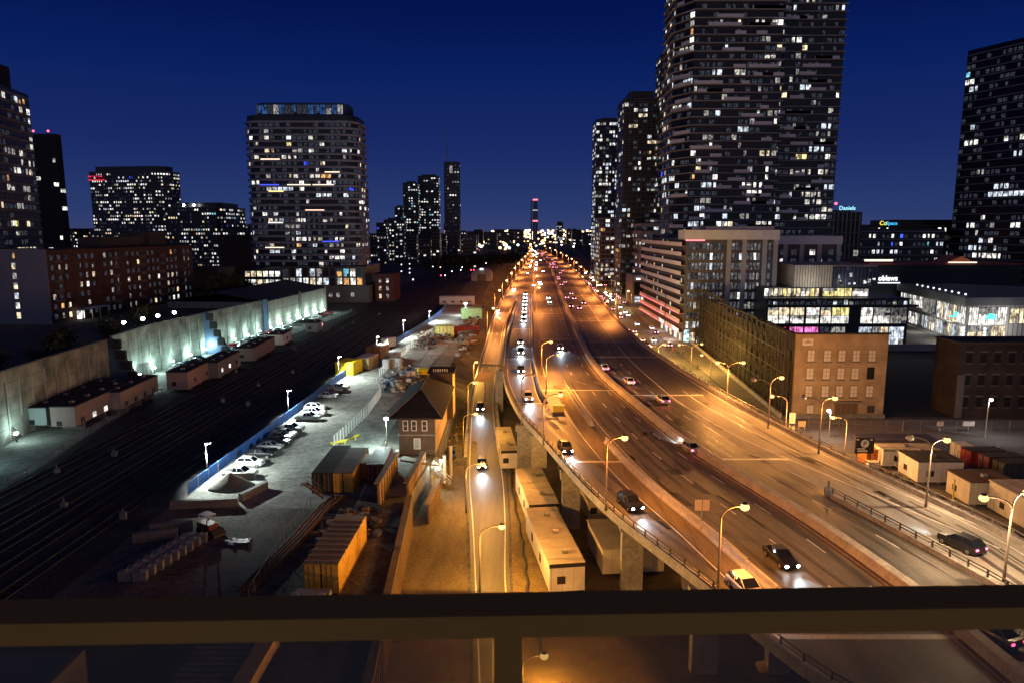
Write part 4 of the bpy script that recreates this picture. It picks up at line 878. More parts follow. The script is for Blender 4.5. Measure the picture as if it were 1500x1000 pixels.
# left side: brown slab, towers, condos
def brown():
    t=thing('apartment_block','long brown brick apartment slab with a blank grey end wall','apartment block',(-129,198,PLAT))
    A=math.atan2(75,6.5); u=Vector((math.cos(A),math.sin(A))); w=Vector((-u.y,u.x)); L=76; Dp=36
    P=[(0,0),tuple(u*L),tuple(u*L+w*16),tuple(w*Dp)]
    MB().prism([(0,0),tuple(u*L),tuple(u*L+w*17),tuple(w*17)],0,20.6).build('walls',BR('brown_brick',(.125,.062,.042),(.11,.055,.038),(.075,.045,.035),.5,.2,.02,.9,.5,.2,ns=.4,na=.25),t)
    MB().prism([(-.15,-.6),(.0,-.6+.0),tuple(w*17+Vector((0,-.4))),tuple(w*17+Vector((-.2,-.6)))],0,.1).build('plinth',concrete_d,t)
    e=Vector((-30,0)); MB().box(-30,-.01,-.5,-.02,0,20.9).build('end_wall',M('end_wall_grey',(.21,.22,.25),.85,ns=.3,na=.12),t)
    MB().prism([(-30,-.01),(-.2,-.01),tuple(w*17),(-30,16)],20.603,21.2).build('roof',roof_d,t); MB().prism([tuple(u*30+w*4),tuple(u*52+w*4),tuple(u*52+w*12),tuple(u*30+w*12)],20.7,24).build('penthouse',M('pent_brown',(.07,.055,.045),.9),t)
    MB().prism([tuple(u*54+w*3),tuple(u*64+w*3),tuple(u*64+w*12),tuple(u*54+w*12)],20.7,25.5).build('penthouse',M('pent_brown'),t)
    for k,key in enumerate('okskcwk'): o=link('window',pane(key),t,(-9.0,-.55,18.2-k*2.75)); o.scale=(1.1,1,1.7)
    n=0; rest=MB(); keys=list(WIN)
    for k in range(7):
        for j in range(26):
            s=1.6+j*2.85; z=1.2+k*2.75; c=u*s-w*.05
            if j%4==3: continue
            r=R.random(); key=R.choice('wkks') if r<.16 else ('o' if r<.18 else 'd' if r<.75 else 's' if r<.85 else None)
            if not key: continue
            if key!='d' and n<60: o=link('window',pane(key),t,(c.x,c.y,z),A); o.scale=(1.1 if r<.5 else .7,1,1.5); n+=1
            else: rest.obox(c.x,c.y,z+.75,1.1,.06,1.4,A,keys.index(key))
    kind(rest.build('windows',[WIN[k] for k in keys],t),'stuff')
    for k in range(1,7):
        for j in (0,9,14,18,23):
            s=3+j*2.85; c=u*s-w*.6; MB().obox(c.x,c.y,k*2.75+.9,2.6,1.1,1.0,A).build('balcony',M('balcony_brown',(.16,.12,.10),.8),t)
    p=thing('entrance_canopy','white lit entrance canopy at the foot of the brown apartment slab','canopy',(-127.2,205,PLAT)); MB().box(0,2.6,0,14,3,3.3).build('roof',M('pent_white'),p); MB().box(.2,1.2,1,3,.5,2.9).build('lit_door',WIN['w'],p)
    for y in (.4,5,9,13.6): MB().box(2.3,2.5,y-.1,y+.1,0,2.99).build('column',steel,p)
brown()
t=tower('apartment_tower','near left tower with a pale frame grid and jagged balconies at the picture edge','apartment tower',[(-219,235),(-166.5,235),(-171.5,262),(-219,262)],PLAT,85.5,3.0,2.7,gl_grey,M('frame_grey',(.22,.215,.22),.8),.35,.45,p=.16,pd=.35,pal=WARM,roof=0)
cx,cyy=t.location.x,t.location.y; fm=M('frame_grey')
for k in range(24):
    for j in range(6):
        x=-194+j*5.2-(2.6 if k%2 else 0); MB().box(-.25,.25,-.3,.0,k*3.0,k*3.0+2.7).build('frame',fm,t,(x-cx,234.65-cyy,0))
for k in range(2,24):
    for y in (240,247.5,255): MB().add([(0,-2.2,0),(R.uniform(1.2,3.4),0,0),(0,2.2,0),(0,-2.2,.25),(1.5,0,.25),(0,2.2,.25)],[(2,1,0),(3,4,5),(0,1,4,3),(1,2,5,4),(2,0,3,5)]).build('balcony',fm,t,(-166.5-(y-235)*.185-cx,y-cyy,k*3.0+R.choice((0,-.1))))
MB().box(-217-cx,-174.5-cx,236-cyy,258-cyy,73.503,82).build('roof_crown',M('crown_black',(.015,.015,.018),.8),t)
t=tower('apartment_tower','black slab tower with two red roof beacons behind the near left tower','apartment tower',rect(-262,-232,372,377),PLAT,86.5,3.0,2.8,M('facade_black',(.022,.022,.026),.85),slab_d,0,p=.05,pd=0,roof=0,pal=[('w',1)])
for x,z in ((11.5,2.5),(4,-.5)):
    MB().ell((x,-2,74.9+1.0),.5,.5,.5,8,6).build('beacon',E_farr,t)
    MB().box(x-.2,x+.2,-2.2,-1.8,74.5,75.4).build('beacon_post',steel_d,t)
tower('apartment_block','distant wide mid-rise condo with a pale roof box and a red lit corner','apartment block',[(-378,650),(-318,640),(-305,646),(-303,662),(-378,690)],YARD,90,3.05,2.1,gl_far,slab_d,.8,p=.26,pd=.2,roof=.9,wfrac=.62,wh=1.35,split=False)
t=thing('red_signs','red glowing lamps on the top corner balconies of the wide mid-rise condo','red lights',(-372,646.5,82)); MB().box(-5,9,-.4,.4,0,1).build('lamp_row',EM('lamp_red_dim',(1,.03,.08),1.0,.5),t); MB().box(-5,7,-.4,.4,3,4).build('lamp_row',EM('lamp_red_dim'),t)
tower('apartment_block','stepped condo with two bright white roof lamps right of the wide mid-rise','apartment block',[(-272,566),(-228,556),(-222,560),(-222,600),(-272,600)],YARD,56,3.05,2.1,gl_far,slab_g,.8,p=.16,pd=.2,roof=.7,wfrac=.62,wh=1.35,split=False)
tower('apartment_block','lower step of the condo with the bright roof lamps','apartment block',rect(-224,-196,556,590),YARD,40,3.05,2.1,gl_far,slab_g,.8,p=.22,pd=.2,roof=0,wfrac=.62,wh=1.35,split=False)
for x in (-255,-247): o=MB().ell((0,0,0),.9,.6,.9,8,6).build('roof_lamp',E_led,loc=(x,561.0,57.5)); tag(o,'bright white lamp on the roof of the stepped condo','lamp','pair of bright roof lamps')
tower('apartment_block','narrow dark condo squeezed between the stepped condo and the big rounded one','apartment block',rect(-183,-160,505,530),YARD,60,3.0,2.1,gl_far,slab_d,.6,p=.22,pd=.2,roof=.3,wfrac=.62,wh=1.35,split=False)
def rr_(x0,x1,y0,y1,r,n=4):
    P=[]
    for cx,cy_,a in ((x1-r,y0+r,-90),(x1-r,y1-r,0),(x0+r,y1-r,90),(x0+r,y0+r,180)):
        for k in range(n+1): t=rad(a+90*k/n); P.append((cx+r*math.cos(t),cy_+r*math.sin(t)))
    return P
t=tower('apartment_tower','big broad condo with rounded corners and pale balcony bands left of the tracks','apartment tower',rr_(-126.5,-73.5,345,372,7),YARD+17,91.5,2.95,2.5,gl_blue,M('band_grey',(.27,.285,.33),.8),1.0,.95,p=.18,pd=.5,roof=0,clus=.4)
MB().prism([(a*.82,b*.8) for a,b in [(q[0]+100,q[1]-358.5) for q in rr_(-126.5,-73.5,345,372,7)]],70.503,76.5).build('crown',BR('crown_glass',(.03,.08,.22),(.02,.03,.06),(.05,.05,.06),3.1,9,.25),t)
for k in range(15):
    o=link('crown_window',pane(R.choice('qqdqqcqsd')),t,(-19.5+k*2.75,-11.0,71.3)); o.scale=(2.4,1,4.2)  # dim blue glow of these panes stands in for a reflection
for x,z,w,k in ((-15,38.3,9,'b'),(-1,38.3,11,'k'),(10.5,38.3,10,'o'),(-12,35.3,7,'y'),(15,44.2,7,'k'),(-14,50.1,9,'k'),(6,26.5,9,'o'),(-13,20.6,7,'w'),(13,11.7,8,'b'),(-14,8.8,9,'k')):
    MB().box(-w/2,w/2,-.08,.08,0,.35).build('string_lights',EM('string_'+k,{'b':(.05,.08,1),'k':(1,.7,.5),'o':(1,.6,.45),'y':(1,.8,.3),'w':(1,.95,.9)}[k],2.4),t,(x,-14.62,z))
t=thing('podium_block','framed podium with rows of tall lit windows under the big rounded condo','podium block',(-128,338,YARD)); fr=M('podium_frame',(.20,.18,.155),.85,ns=.5,na=.2)
MB().box(0,60,0,40,0,8).build('base',fr,t); MB().box(0,18,1.5,40,8.003,15).build('left_wing',gl_grey,t); MB().box(18.3,58,.6,40,8.003,17).build('upper_storeys',gl_grey,t)
for j in range(13): MB().box(18.4+j*3.2,18.9+j*3.2,.2,.597,8.01,17).build('pier',fr,t)
for z in (12.2,17): MB().box(18.3,58,.3,.57,z-.4,z).build('spandrel',fr,t)
for k,(z,h) in enumerate(((8.5,3.2),(12.5,3.6))):
    for j in range(12):
        if R.random()<.75: o=link('window',pane(R.choice('wskccd' if j<8 else 'wkto')),t,(20.3+j*3.2,.53,z)); o.scale=(2.3,1,h)
    for j in range(6): o=link('window',pane(R.choice('wkwk')),t,(1.8+j*2.9,1.43,z-.2)); o.scale=(2.2,1,2.6)
for j in range(16):
    if R.random()<.6: o=link('window',pane(R.choice('dssw')),t,(3+j*3.5,-.06,2.6+R.random()*2)); o.scale=(1.6,1,2)
t=thing('brick_house','small red brick house with lit windows right of the big condo podium','brick building',(-66.5,345,YARD)); MB().box(0,9,0,20,0,13).build('walls',BR('red_brick',(.2,.07,.05),(.17,.06,.045),(.1,.07,.06),.5,.2,.02),t); MB().box(-.3,9.3,-.3,20,13.003,13.5).build('roof',roof_d,t)
for k in range(3):
    for j in range(2): o=link('window',pane(R.choice('ksw')),t,(2.4+j*3.6,-.05,1.5+k*3.8)); o.scale=(1.2,1,2)
tower('apartment_block','dark brick apartment block peeping out behind the right side of the big condo','apartment block',rect(-102,-84.5,420,426),YARD,62,3.0,2.4,gl_far,slab_d,.4,p=.12,pd=.1,roof=0,split=False)
for x,w,y,h,lab in ((-193,20,470,30,'low dark block with a few lit windows beyond the brown slab'),(-150,26,300,19,'brown house with two lit windows between the brown slab and the podium')):
    t=thing('house',lab,'building',(x,y,YARD if y>310 else PLAT)); MB().box(0,w,0,18,0,h if y>310 else 10).build('walls',M('pent_brown'),t); MB().box(-.3,w+.3,-.3,18.2,(h if y>310 else 10)+.003,(h if y>310 else 10)+.5).build('roof',roof_d,t)
    for j in range(4): o=link('window',pane('wkok'[j]),t,(w*.35+(j%2)*2,-.05,4+(j//2)*3)); o.scale=(1.4,1,1.8)
# distant skyline
SK=[(590,612,268,900,'lower pale tower on the left of the distant cluster beside the spire tower','c'),(612,642,258,930,'tallest tower of the distant cluster left of the dark spire tower','c'),(578,590,303,1000,'small pale tower at the left end of the distant cluster','c'),(562,592,322,850,'low block with white windows below the distant cluster','w'),
 (592,640,345,820,'long low block with a row of white lamps under the distant cluster','w'),(815,825,326,1700,'small cylinder-like tower lit white along its top on the right of the horizon','w')]
for x0,x1,yt,Y,lab,k in SK:
    a=HZ(x0,yt,Y); b=HZ(x1,yt,Y); tower('distant_tower',lab,'tower',rect(a.x,b.x,Y,Y+20),0 if x0>750 else YARD,a.z,3.3,3.0,gl_far,slab_g,.7,p=.22 if Y<1500 else .1,pd=.15,roof=.4,split=False,pal=[('c',.4),('w',.5),('t',.1)])
a=HZ(650,237,900); b=HZ(672.5,237,900)
t=tower('distant_tower','tall dark slender tower crowned by a thin spire, standing alone by the tracks','tower',rect(a.x,b.x,900,916),YARD,a.z,4.0,3,glassmat('glass_taupe',(.05,.046,.05),(.09,.085,.09),3,4,.6),M('slab_taupe',(.10,.095,.10),.8),.25,.6,p=.02,pd=.25,roof=0,split=False)
q=HZ(656,178,905).z-YARD; MB().tube([(-6,-2,a.z-YARD),(-6,-2,q)],[.6,.22],6).build('spire',steel,t); MB().box(-2.4,1.2,-8.3,-8.1,a.z-YARD-14,a.z-YARD-5).build('lit_bay',WIN['s'],t)
a=HZ(780,290,1500); t=thing('smokestack','distant twin chimney with red light bands on the horizon','chimney',((HZ(783,340,1500).x),1500,0))
for dx,r,z in ((1.5,5.0,HZ(783,291,1500).z),(-6.5,1.6,HZ(778,293,1500).z)): MB().tube([(dx,0,0),(dx,0,z)],[r*1.15,r*.85],14).build('stack',M('stack_grey',(.25,.24,.27),.8),t)
for yy in (292,323,308): z=HZ(783,yy,1500).z; MB().tube([(1.5,0,z-2.6 if yy!=308 else z-1),(1.5,0,z)],[5.1,5.1],14).build('light_band',EM('band_red',(1,.16,.22),3) if yy!=308 else WIN['w'],t)
# low city filling the horizon
g=random.Random(12); n=0
for px in range(542,690,9):
    Y=g.uniform(640,1300); a=HZ(px,g.uniform(326,352),Y); w=g.uniform(.010,.02)*Y
    tower('low_block','low dark city block with scattered white windows on the left horizon','building',rect(a.x,a.x+w,Y,Y+15),YARD,max(a.z,YARD+9),3.2,3,gl_far,slab_d,.3,p=.15,pd=.1,roof=0,split=False,group='low blocks on the left horizon')
for px in list(range(684,760,10))+list(range(830,882,8)):
    Y=g.uniform(1300,2400); a=HZ(px,g.uniform(335,341),Y); w=g.uniform(.010,.018)*Y
    tower('low_block','low dark block among the lights on the far horizon','building',rect(a.x,a.x+w,Y,Y+25),0,max(a.z,12),4,4,gl_far,slab_d,.3,p=.09,pd=.05,roof=0,split=False,group='low blocks among the far lights')
for px in range(100,130,8):
    a=HZ(px,335,700); tower('low_block','small far block between the black slab and the wide mid-rise condo','building',rect(a.x,a.x+9,700,720),PLAT,a.z,3.2,3,gl_far,slab_d,.3,p=.3,pd=.1,roof=0,split=False,group='small far blocks left of the mid-rise')
for px in range(330,368,8):
    a=HZ(px,g.uniform(322,335),600); tower('low_block','small far block between the stepped condo and the big rounded condo','building',rect(a.x,a.x+7,600,620),YARD,a.z,3.2,2.6,gl_far,slab_d,.3,p=.36,pd=.1,roof=0,split=False,group='small far blocks left of the rounded condo')
for px in range(1232,1405,22):
    a=HZ(px,g.uniform(322,345),620); tower('low_block','dark far block behind the offices right of the twin towers','building',rect(a.x,a.x+14,620,640),0,a.z,3.6,3,gl_far,slab_d,.3,p=.12,pd=.1,roof=0,split=False,group='far blocks behind the right offices')
# field of lights beyond the bend
fm_={}
for kx,em in (('s',E_far),('w',E_farw),('r',E_farr)):
    fm_[kx]=MB().tube([(0,0,-12),(0,0,0)],[.35,.2],5,0).ell((0,0,.3),1.0,1.0,.9,8,5,1).mesh('street_lamp',[pole_m,em])
far_mass=MB(); far_n=[0]
def far_lamp(p,k,s):
    far_n[0]+=1
    if far_n[0]%2==0 or far_n[0]>320:          # every other one of the sea of lights goes into one mass
        far_mass.tube([(p.x,p.y,0),(p.x,p.y,p.z)],[.35*s,.2*s],5,0); far_mass.ell((p.x,p.y,p.z+.3*s),s,s,.9*s,8,5,{'s':1,'w':2}[k]); return
    o=link('street_lamp',fm_[k],None,(p.x,p.y,p.z)); o.scale=(s,s,max(.3,p.z/12)); 
    lab={'s':'tiny orange lamp in the sea of lights where the expressway meets the horizon','w':'tiny white lamp in the sea of lights under the horizon','r':'tiny red signal lamp along the dark tracks'}[k]
    tag(o,lab,'street lamp',{'s':'orange lamps in the far sea of lights','w':'white lamps in the far sea of lights','r':'red signals along the tracks'}[k])
for i in range(290):
    px=g.triangular(655,885,770); py=338+abs(g.gauss(0,1))*10+ (4 if px<720 else 0); py=min(py,366-abs(px-775)*.05)
    Y=min(2300,26/max(.002,math.tan(math.atan((py-500)/FOC)+PITCH))); p=HZ(px,py,Y); p.z=max(p.z,5)
    far_lamp(p,'s' if g.random()<.74 else 'w',.9+Y/1000*g.uniform(.6,1.3))
for i in range(46):
    s=i/45; px=740+math.sin(s*3)*26-s*62 if i<26 else 690+(i-26)*4.2; py=(366-s*22) if i<26 else 346+g.uniform(-3,3); Y=min(2200,28/math.tan(math.atan((py-500)/FOC)+PITCH)); p=HZ(px,py,Y); p.z=max(p.z,6); far_lamp(p,'s',1.0+Y/1300)
fo=far_mass.build('distant_lights',[pole_m,E_far,E_farw]); kind(fo,'stuff'); tag(fo,'glittering mass of tiny orange and white lamps under the horizon','lights')
for px,py,k in ((646,404,'r'),(652,404,'w'),(690,396,'r'),(694,396,'r'),(675,396,'w'),(702,367,'r'),(712,378,'w'),(712,386,'w'),(664,382,'w'),(667,381,'w'),(634,391,'w'),(645,392,'s'),(588,388,'w'),(600,387,'w'),(600,394,'w'),(600,400,'w'),(605,410,'w'),(571,404,'w'),(577,402,'w'),(583,400,'w'),(588,398,'w'),(569,410,'w'),(677,392,'w'),(662,398,'w')):
    q=G(px,py,YARD+5); o=link('signal_lamp',fm_[k],None,q); o.scale=(.4,.4,.42*5/5); tag(o,{'r':'red signal lamp glowing above the dark rail corridor','w':'small white lamp beside the dark rail corridor','s':'small orange lamp beside the dark rail corridor'}[k],'signal lamp','lamps along the dark rail corridor '+{'r':'(red)','w':'(white)','s':'(orange)'}[k])
# ------------------------------------------------------------ the tall wall on the left
wallm=BR('wall_panels',(.27,.295,.26),(.21,.23,.20),(.13,.14,.12),3.2,2.4,.05,.9,0,.2,ns=.28,na=.5)
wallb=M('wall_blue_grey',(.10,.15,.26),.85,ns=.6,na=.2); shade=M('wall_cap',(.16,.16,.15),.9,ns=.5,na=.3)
def wallrun(y0,y1,z1a,z1b,label,dx=0):
    t=thing('panel_wall',label,'wall',(WL(y0)+dx,y0,YARD)); P=[]
    for y in frange(y0,y1,6):
        x=WL(y)-WL(y0); z=z1a+(z1b-z1a)*(y-y0)/(y1-y0); P.append((x,y-y0,z))
    b=MB(); b.loft([[(x-.35,y,0),(x-.35,y,z),(x,y,z),(x,y,0)] for x,y,z in P]); b.build('panels',wallm,t)
    b=MB(); b.loft([[(x-.5,y,z+.003),(x-.5,y,z+.3),(x+.15,y,z+.3),(x+.15,y,z+.003)] for x,y,z in P]); b.build('coping',shade,t)
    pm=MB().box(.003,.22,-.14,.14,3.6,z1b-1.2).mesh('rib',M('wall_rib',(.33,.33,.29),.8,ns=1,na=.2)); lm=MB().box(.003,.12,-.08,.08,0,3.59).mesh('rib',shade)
    y=y0+3
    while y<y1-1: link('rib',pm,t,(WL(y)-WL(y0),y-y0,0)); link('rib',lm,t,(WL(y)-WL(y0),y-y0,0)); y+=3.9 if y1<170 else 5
    return t
wallrun(101,148,11.8,11.2,'near dim section of the tall panelled wall with pale upright ribs')
wallrun(150,196,11.6,11.2,'middle section of the tall panelled wall, lit teal from its foot')
wallrun(197,236,11.2,10.8,'stained section of the tall panelled wall between the two blue slanting buttresses')
def butt(y,label,n=5,l=3.2,h=11.4):
    t=thing('buttress',label,'buttress',(WL(y),y,YARD)); b=MB(); P=[(.02,0),(l+3.5,0),(l+2.6,2.2),(.6,h),(.02,h)]
    b.add([(x,-.5,z) for x,z in P]+[(x,.6,z) for x,z in P],[(0,1,2,3,4),(9,8,7,6,5)]+[(i,(i+1)%5,5+(i+1)%5,5+i) for i in range(5)]); b.build('blue_face',wallb,t)
    for k in range(n): f=k/n; MB().box(.6+(l+1.6)*(1-f)-.6,.6+(l+1.6)*(1-f)+1.2,-1.3,-.503,h*f+.3,h*f+2.2).build('step_shadow',M('shadow_dark',(.03,.032,.035),.9),t)  # stepped shadow beside the buttress, built as dark blocks
butt(149,'nearer blue slanting buttress on the tall wall, stepped shadow built as dark blocks'); butt(196.5,'farther blue slanting buttress on the tall wall, stepped shadow built as dark blocks')
t=thing('corner_pier','blue corner pier at the near end of the tall wall','pier',(WL(99),99,YARD)); MB().box(-.4,1.6,-1.2,1.2,0,12.2).build('shaft',wallb,t)
b=MB().box(-30,-.5,-.6,0,0,12.5); t=thing('return_wall','panelled wall running out of the picture left of the blue corner pier','wall',(WL(99),98.4,YARD)); b.build('panels',wallm,t); MB().box(-30,-.5,-.8,.1,12.503,12.9).build('coping',shade,t)
# dark-roofed shed in line with the wall
t=thing('shed','long warehouse with a dark roof and pale square panels continuing the tall wall','warehouse',(WL(238),238,YARD)); A=math.atan2(62,WL(300)-WL(238)); u=Vector((math.cos(A),math.sin(A),0)); wv=Vector((-u.y,u.x,0)); L=62
MB().prism([(0,0),tuple((u*L).xy),tuple((u*L+wv*34).xy),tuple((wv*34).xy)],0,10.2).build('walls',BR('shed_panels',(.36,.35,.30),(.33,.32,.27),(.06,.06,.05),4.2,3.4,.07,.85,0,.2,ns=.5,na=.2),t)
b=MB(); p0=-wv*.5; q=[p0,p0+u*L,u*L+wv*17+Vector((0,0,3)),wv*17+Vector((0,0,3)),u*L+wv*34.5,wv*34.5]; q=[v+Vector((0,0,10.21)) for v in q]; b.add([tuple(v) for v in q]+[tuple(v+Vector((0,0,.3))) for v in q],[(0,1,2,3),(3,2,4,5),(6,9,8,7),(9,11,10,8),(0,6,7,1),(5,4,10,11),(0,3,9,6),(3,5,11,9),(1,7,8,2),(2,8,10,4)]); b.build('roof',M('roof_navy',(.03,.036,.05),.8,ns=.4,na=.3),t)
for s in (0.6,31,60): c=u*s-wv*.35; MB().obox(c.x,c.y,5.6,1.3,.7,11.2,A).build('pilaster',M('pilaster_dark',(.15,.145,.13),.85),t)
c=u*-.6-wv*.6; MB().obox(c.x,c.y,5.6,1.0,1.4,11.2,A).build('blue_pilaster',wallb,t)
# ------------------------------------------------------------ boxes people work in and store things in
def cabin(x,y,z,L,Wd,H,rz,label,wall=white_m,roof=roof_d,cat='site trailer',group=None,wins=3,door=True,skid=.45,trim=None,over=.12,lit=()):
    t=thing('site_trailer',label,cat,(x,y,z),rz,group)
    MB().box(0,L,0,Wd,skid,H).build('body',wall,t); MB().box(-over,L+over,-over,Wd+over,H+.003,H+.16).build('roof',roof,t)
    if trim: MB().box(-.02,L+.02,-.02,-.004,H-.3,H-.05).build('trim_stripe',trim,t)
    for xx in (L*.15,L*.5,L*.85): MB().box(xx-.25,xx+.25,.15,Wd-.15,0,skid-.004).build('support',concrete_d,t)
    wm=M('trailer_window',(.03,.032,.036),.15,spec=.6); n=0
    for k in range(wins):
        xx=L*(k+.6)/(wins+.2); f=MB().box(xx-.55,xx+.55,-.05,-.004,1.35,2.25).build('window',WIN['w'] if k in lit else wm,t); MB().box(xx-.03,xx+.03,-.075,-.053,1.35,2.25).build('mullion',white_m,f)
    f=MB().box(-.05,-.004,Wd*.55,Wd*.55+.9,1.3,2.15).build('window',wm,t)
    for k in range(max(1,int(L/5))): MB().box(L*(k+.5)/max(1,int(L/5))-.35,L*(k+.5)/max(1,int(L/5))+.35,Wd*.35,Wd*.35+.6,H+.163,H+.5).build('roof_vent',steel,t)
    b=MB()
    for xx in frange(1.2,L-1.2,2.4): b.box(xx-.03,xx+.03,-over+.02,Wd+over-.02,H+.163,H+.19)
    if L>3: b.build('roof_seams',roof,t)
    if door:
        xx=L*.93-.5; d=MB().box(xx-.45,xx+.45,-.06,-.004,skid,2.55).build('door',M('trailer_door',(.45,.43,.40),.6),t); MB().box(xx+.25,xx+.33,-.1,-.063,1.4,1.5).build('handle',steel,d)
        MB().box(xx-.6,xx+.6,-1.0,-.08,.0,skid-.02).build('step',steel_d,t)
    return t
def container(x,y,z,L,rz,label,m,roof=None,Wd=2.44,H=2.6,ribs=False,group=None):
    t=thing('shipping_container',label,'container',(x,y,z),rz,group); b=MB(); pts=[]; xx=.1
    def zig(a,bb,side):
        n=int((bb-a)/.28); P=[]
        for i in range(n+1):
            q=a+(bb-a)*i/n; o=.05 if i%4 in (1,2) else 0; P.append((q,side*(Wd/2-.03-o)))
        return P
    for s in (-1,1):
        P=zig(.1,L-.1,s); v=[(p[0],p[1],h) for p in P for h in (.15,H-.1)]; b.add(v,[(2*i,2*i+2,2*i+3,2*i+1) for i in range(len(P)-1)])
    b.box(L-.12,L-.05,-Wd/2+.05,Wd/2-.05,.15,H-.1); b.build('side_panels',m,t)
    f=MB()
    for s in (-1,1):
        for xx in (0,L-.12): f.box(xx,xx+.12,s*Wd/2-.06*s-.06,s*Wd/2-.06*s+.06,0,H-.1)
        f.box(.12,L-.12,s*Wd/2-.06*s-.05,s*Wd/2-.06*s+.05,0,.14); f.box(.12,L-.12,s*Wd/2-.06*s-.05,s*Wd/2-.06*s+.05,H-.22,H-.1)
    f.build('frame',m,t)
    r=MB().box(0,L,-Wd/2,Wd/2,H-.097,H).build('roof',roof or m,t)
    if ribs:
        for k in range(int(L/1.2)): MB().box(.25+k*1.2,.5+k*1.2,-Wd/2-.02,Wd/2+.02,H+.003,H+.12).build('roof_rib',M('rib_tan',(.32,.25,.12),.7),t)
    else:
        for k in range(int(L/.6)): MB().box(.3+k*.6,.5+k*.6,-Wd/2+.1,Wd/2-.1,H+.002,H+.03).build('roof_rib',roof or m,r)
    for s in (-1,1):
        d=MB().box(-.05,-.003,s*Wd/4-Wd/4+.08,s*Wd/4+Wd/4-.08,.15,H-.12).build('door',m,t)
        for q in (-.25,.25): MB().tube([(-.09,s*Wd/4+q,.2),(-.09,s*Wd/4+q,H-.2)],.03,6).build('lock_bar',steel,d)
    return t
cy_=lambda n,c:M('container_'+n,c,.6,.1,ns=1.5,na=.25)
YEL=cy_('yellow',(.62,.36,.05)); TAN=cy_('tan',(.34,.27,.14)); BRN=cy_('brown',(.22,.12,.05)); MAR=cy_('maroon',(.14,.035,.035)); DRK=cy_('dark',(.045,.045,.045)); LEM=cy_('lemon',(.85,.68,.02)); GRN=cy_('green',(.35,.62,.30)); LIM=cy_('lime',(.60,.62,.22)); RED=cy_('red',(.30,.04,.035)); ORG=cy_('orange',(.60,.20,.03)); TEA=cy_('teal',(.04,.22,.28)); WHT=cy_('white',(.60,.58,.55))
Y4=YARD+.01
def at(px,py,z=YARD): return G(px,py,z)
p=Vector((-18.0,62.8,Y4)); container(p.x,p.y,Y4,11.5,rad(88.5),'yellow container with raised tan roof ribs, nearest the balcony rail',YEL,TAN,3.3,3.1,ribs=True)
t=thing('generator','grey generator unit with two pale posts at the near end of the ribbed yellow container','generator',(-18.2,60.2,Y4)); MB().box(-1.6,1.6,-.9,.9,.1,1.5).build('housing',M('gen_grey',(.22,.22,.21),.6),t)
for x in (-1.5,.9): MB().box(x,x+.6,-1.1,-.91,0,2.1).build('post',M('gen_pale',(.35,.35,.34),.6),t)
MB().box(-.7,.6,-.95,-.905,.4,1.2).build('vent',M('void_black'),t)
p=at(472,722); container(p.x,p.y,Y4,12,rad(90.5),'black container with stair rails beside the lit gravel',DRK,roof_d,2.6,2.8)
t=thing('stair','rusty site stair leaning at the near end of the black container','stair',(p.x-.4,p.y-1.6,Y4)); st=MB()
for k in range(6): MB().box(-1.1+k*.36,-.7+k*.36,-.4,.4,1.7-k*.28,1.76-k*.28).build('tread',rust,t)
for s in (-.45,.45): MB().beam((-1.2,s,1.9),(1.1,s,.1),.08,.16).build('stringer',rust,t); MB().beam((-1.2,s,2.8),(1.1,s,1.0),.06).build('handrail',steel,t)
MB().box(-1.9,-1.2,-.5,.5,1.8,1.9).build('landing',rust,t)
p=at(503,722); container(p.x,p.y,Y4,11,rad(90.5),'yellow container with a grey roof between the black and maroon ones',YEL,roof_g,2.6,2.8)
p=at(538,702); container(p.x-1.0,p.y,Y4,4,rad(90),'short orange-brown container between the yellow and maroon ones',ORG,BRN,1.9,2.4)
p=at(551,706); container(p.x,p.y-.5,Y4,8,rad(91),'maroon container with a pale open end beside the timber walls',MAR,MAR,2.4,2.7)
p=at(528,530); 
p=at(513,550); container(p.x-1.4,p.y,Y4,6,rad(80),'bright lemon yellow container standing by the blue fence',LEM,LEM,4.4,3.2)
p=at(529,543); container(p.x,p.y+1,Y4,7,rad(80),'pale tan container just behind the lemon yellow one',TAN,WHT,3.6,3.0)
p=at(546,526); container(p.x,p.y,Y4,6.5,rad(78),'brown container third in the row along the blue fence',BRN,BRN,4.2,3.2)
t=thing('box_truck','white box truck with a flat pale bed behind the brown container','truck',(at(561,514).x,at(561,514).y,Y4),rad(75)); MB().box(0,4.5,-1.2,1.2,.9,1.3).build('flatbed',white_m,t); MB().box(4.6,6.4,-1.2,1.2,.6,3.2).build('cab',white_m,t); MB().box(6.41,6.45,-1,1,1.9,2.9).build('windscreen',car_glass,t); MB().box(1.2,4.4,-1.1,1.1,1.303,3.4).build('rack',M('rack_white',(.6,.6,.58),.6),t)
for x in (.9,3.4,5.5):
    for s in (-1.15,1.0): MB().tube([(x,s,.48),(x,s+.25,.48)],.46,14).build('wheel',rubber,t)
p=at(645,492); container(p.x-1.5,p.y,Y4,6,rad(4),'lime yellow container in the far storage yard',LIM,LIM,5,3.4)
p=at(676,466); container(p.x,p.y,Y4,8,rad(2),'pale green container in the far storage yard under the bright work light',GRN,GRN,6,4)
p=at(662,490); container(p.x,p.y,Y4,9,rad(3),'rusty red container beside the lime yellow one',RED,RED,3,2.6)
p=at(700,448); cabin(at(640,452).x,p.y,YARD,16,5,4,rad(2),'long white shelter at the far end of the storage yard',wall=white_m,roof=white_m,wins=4)
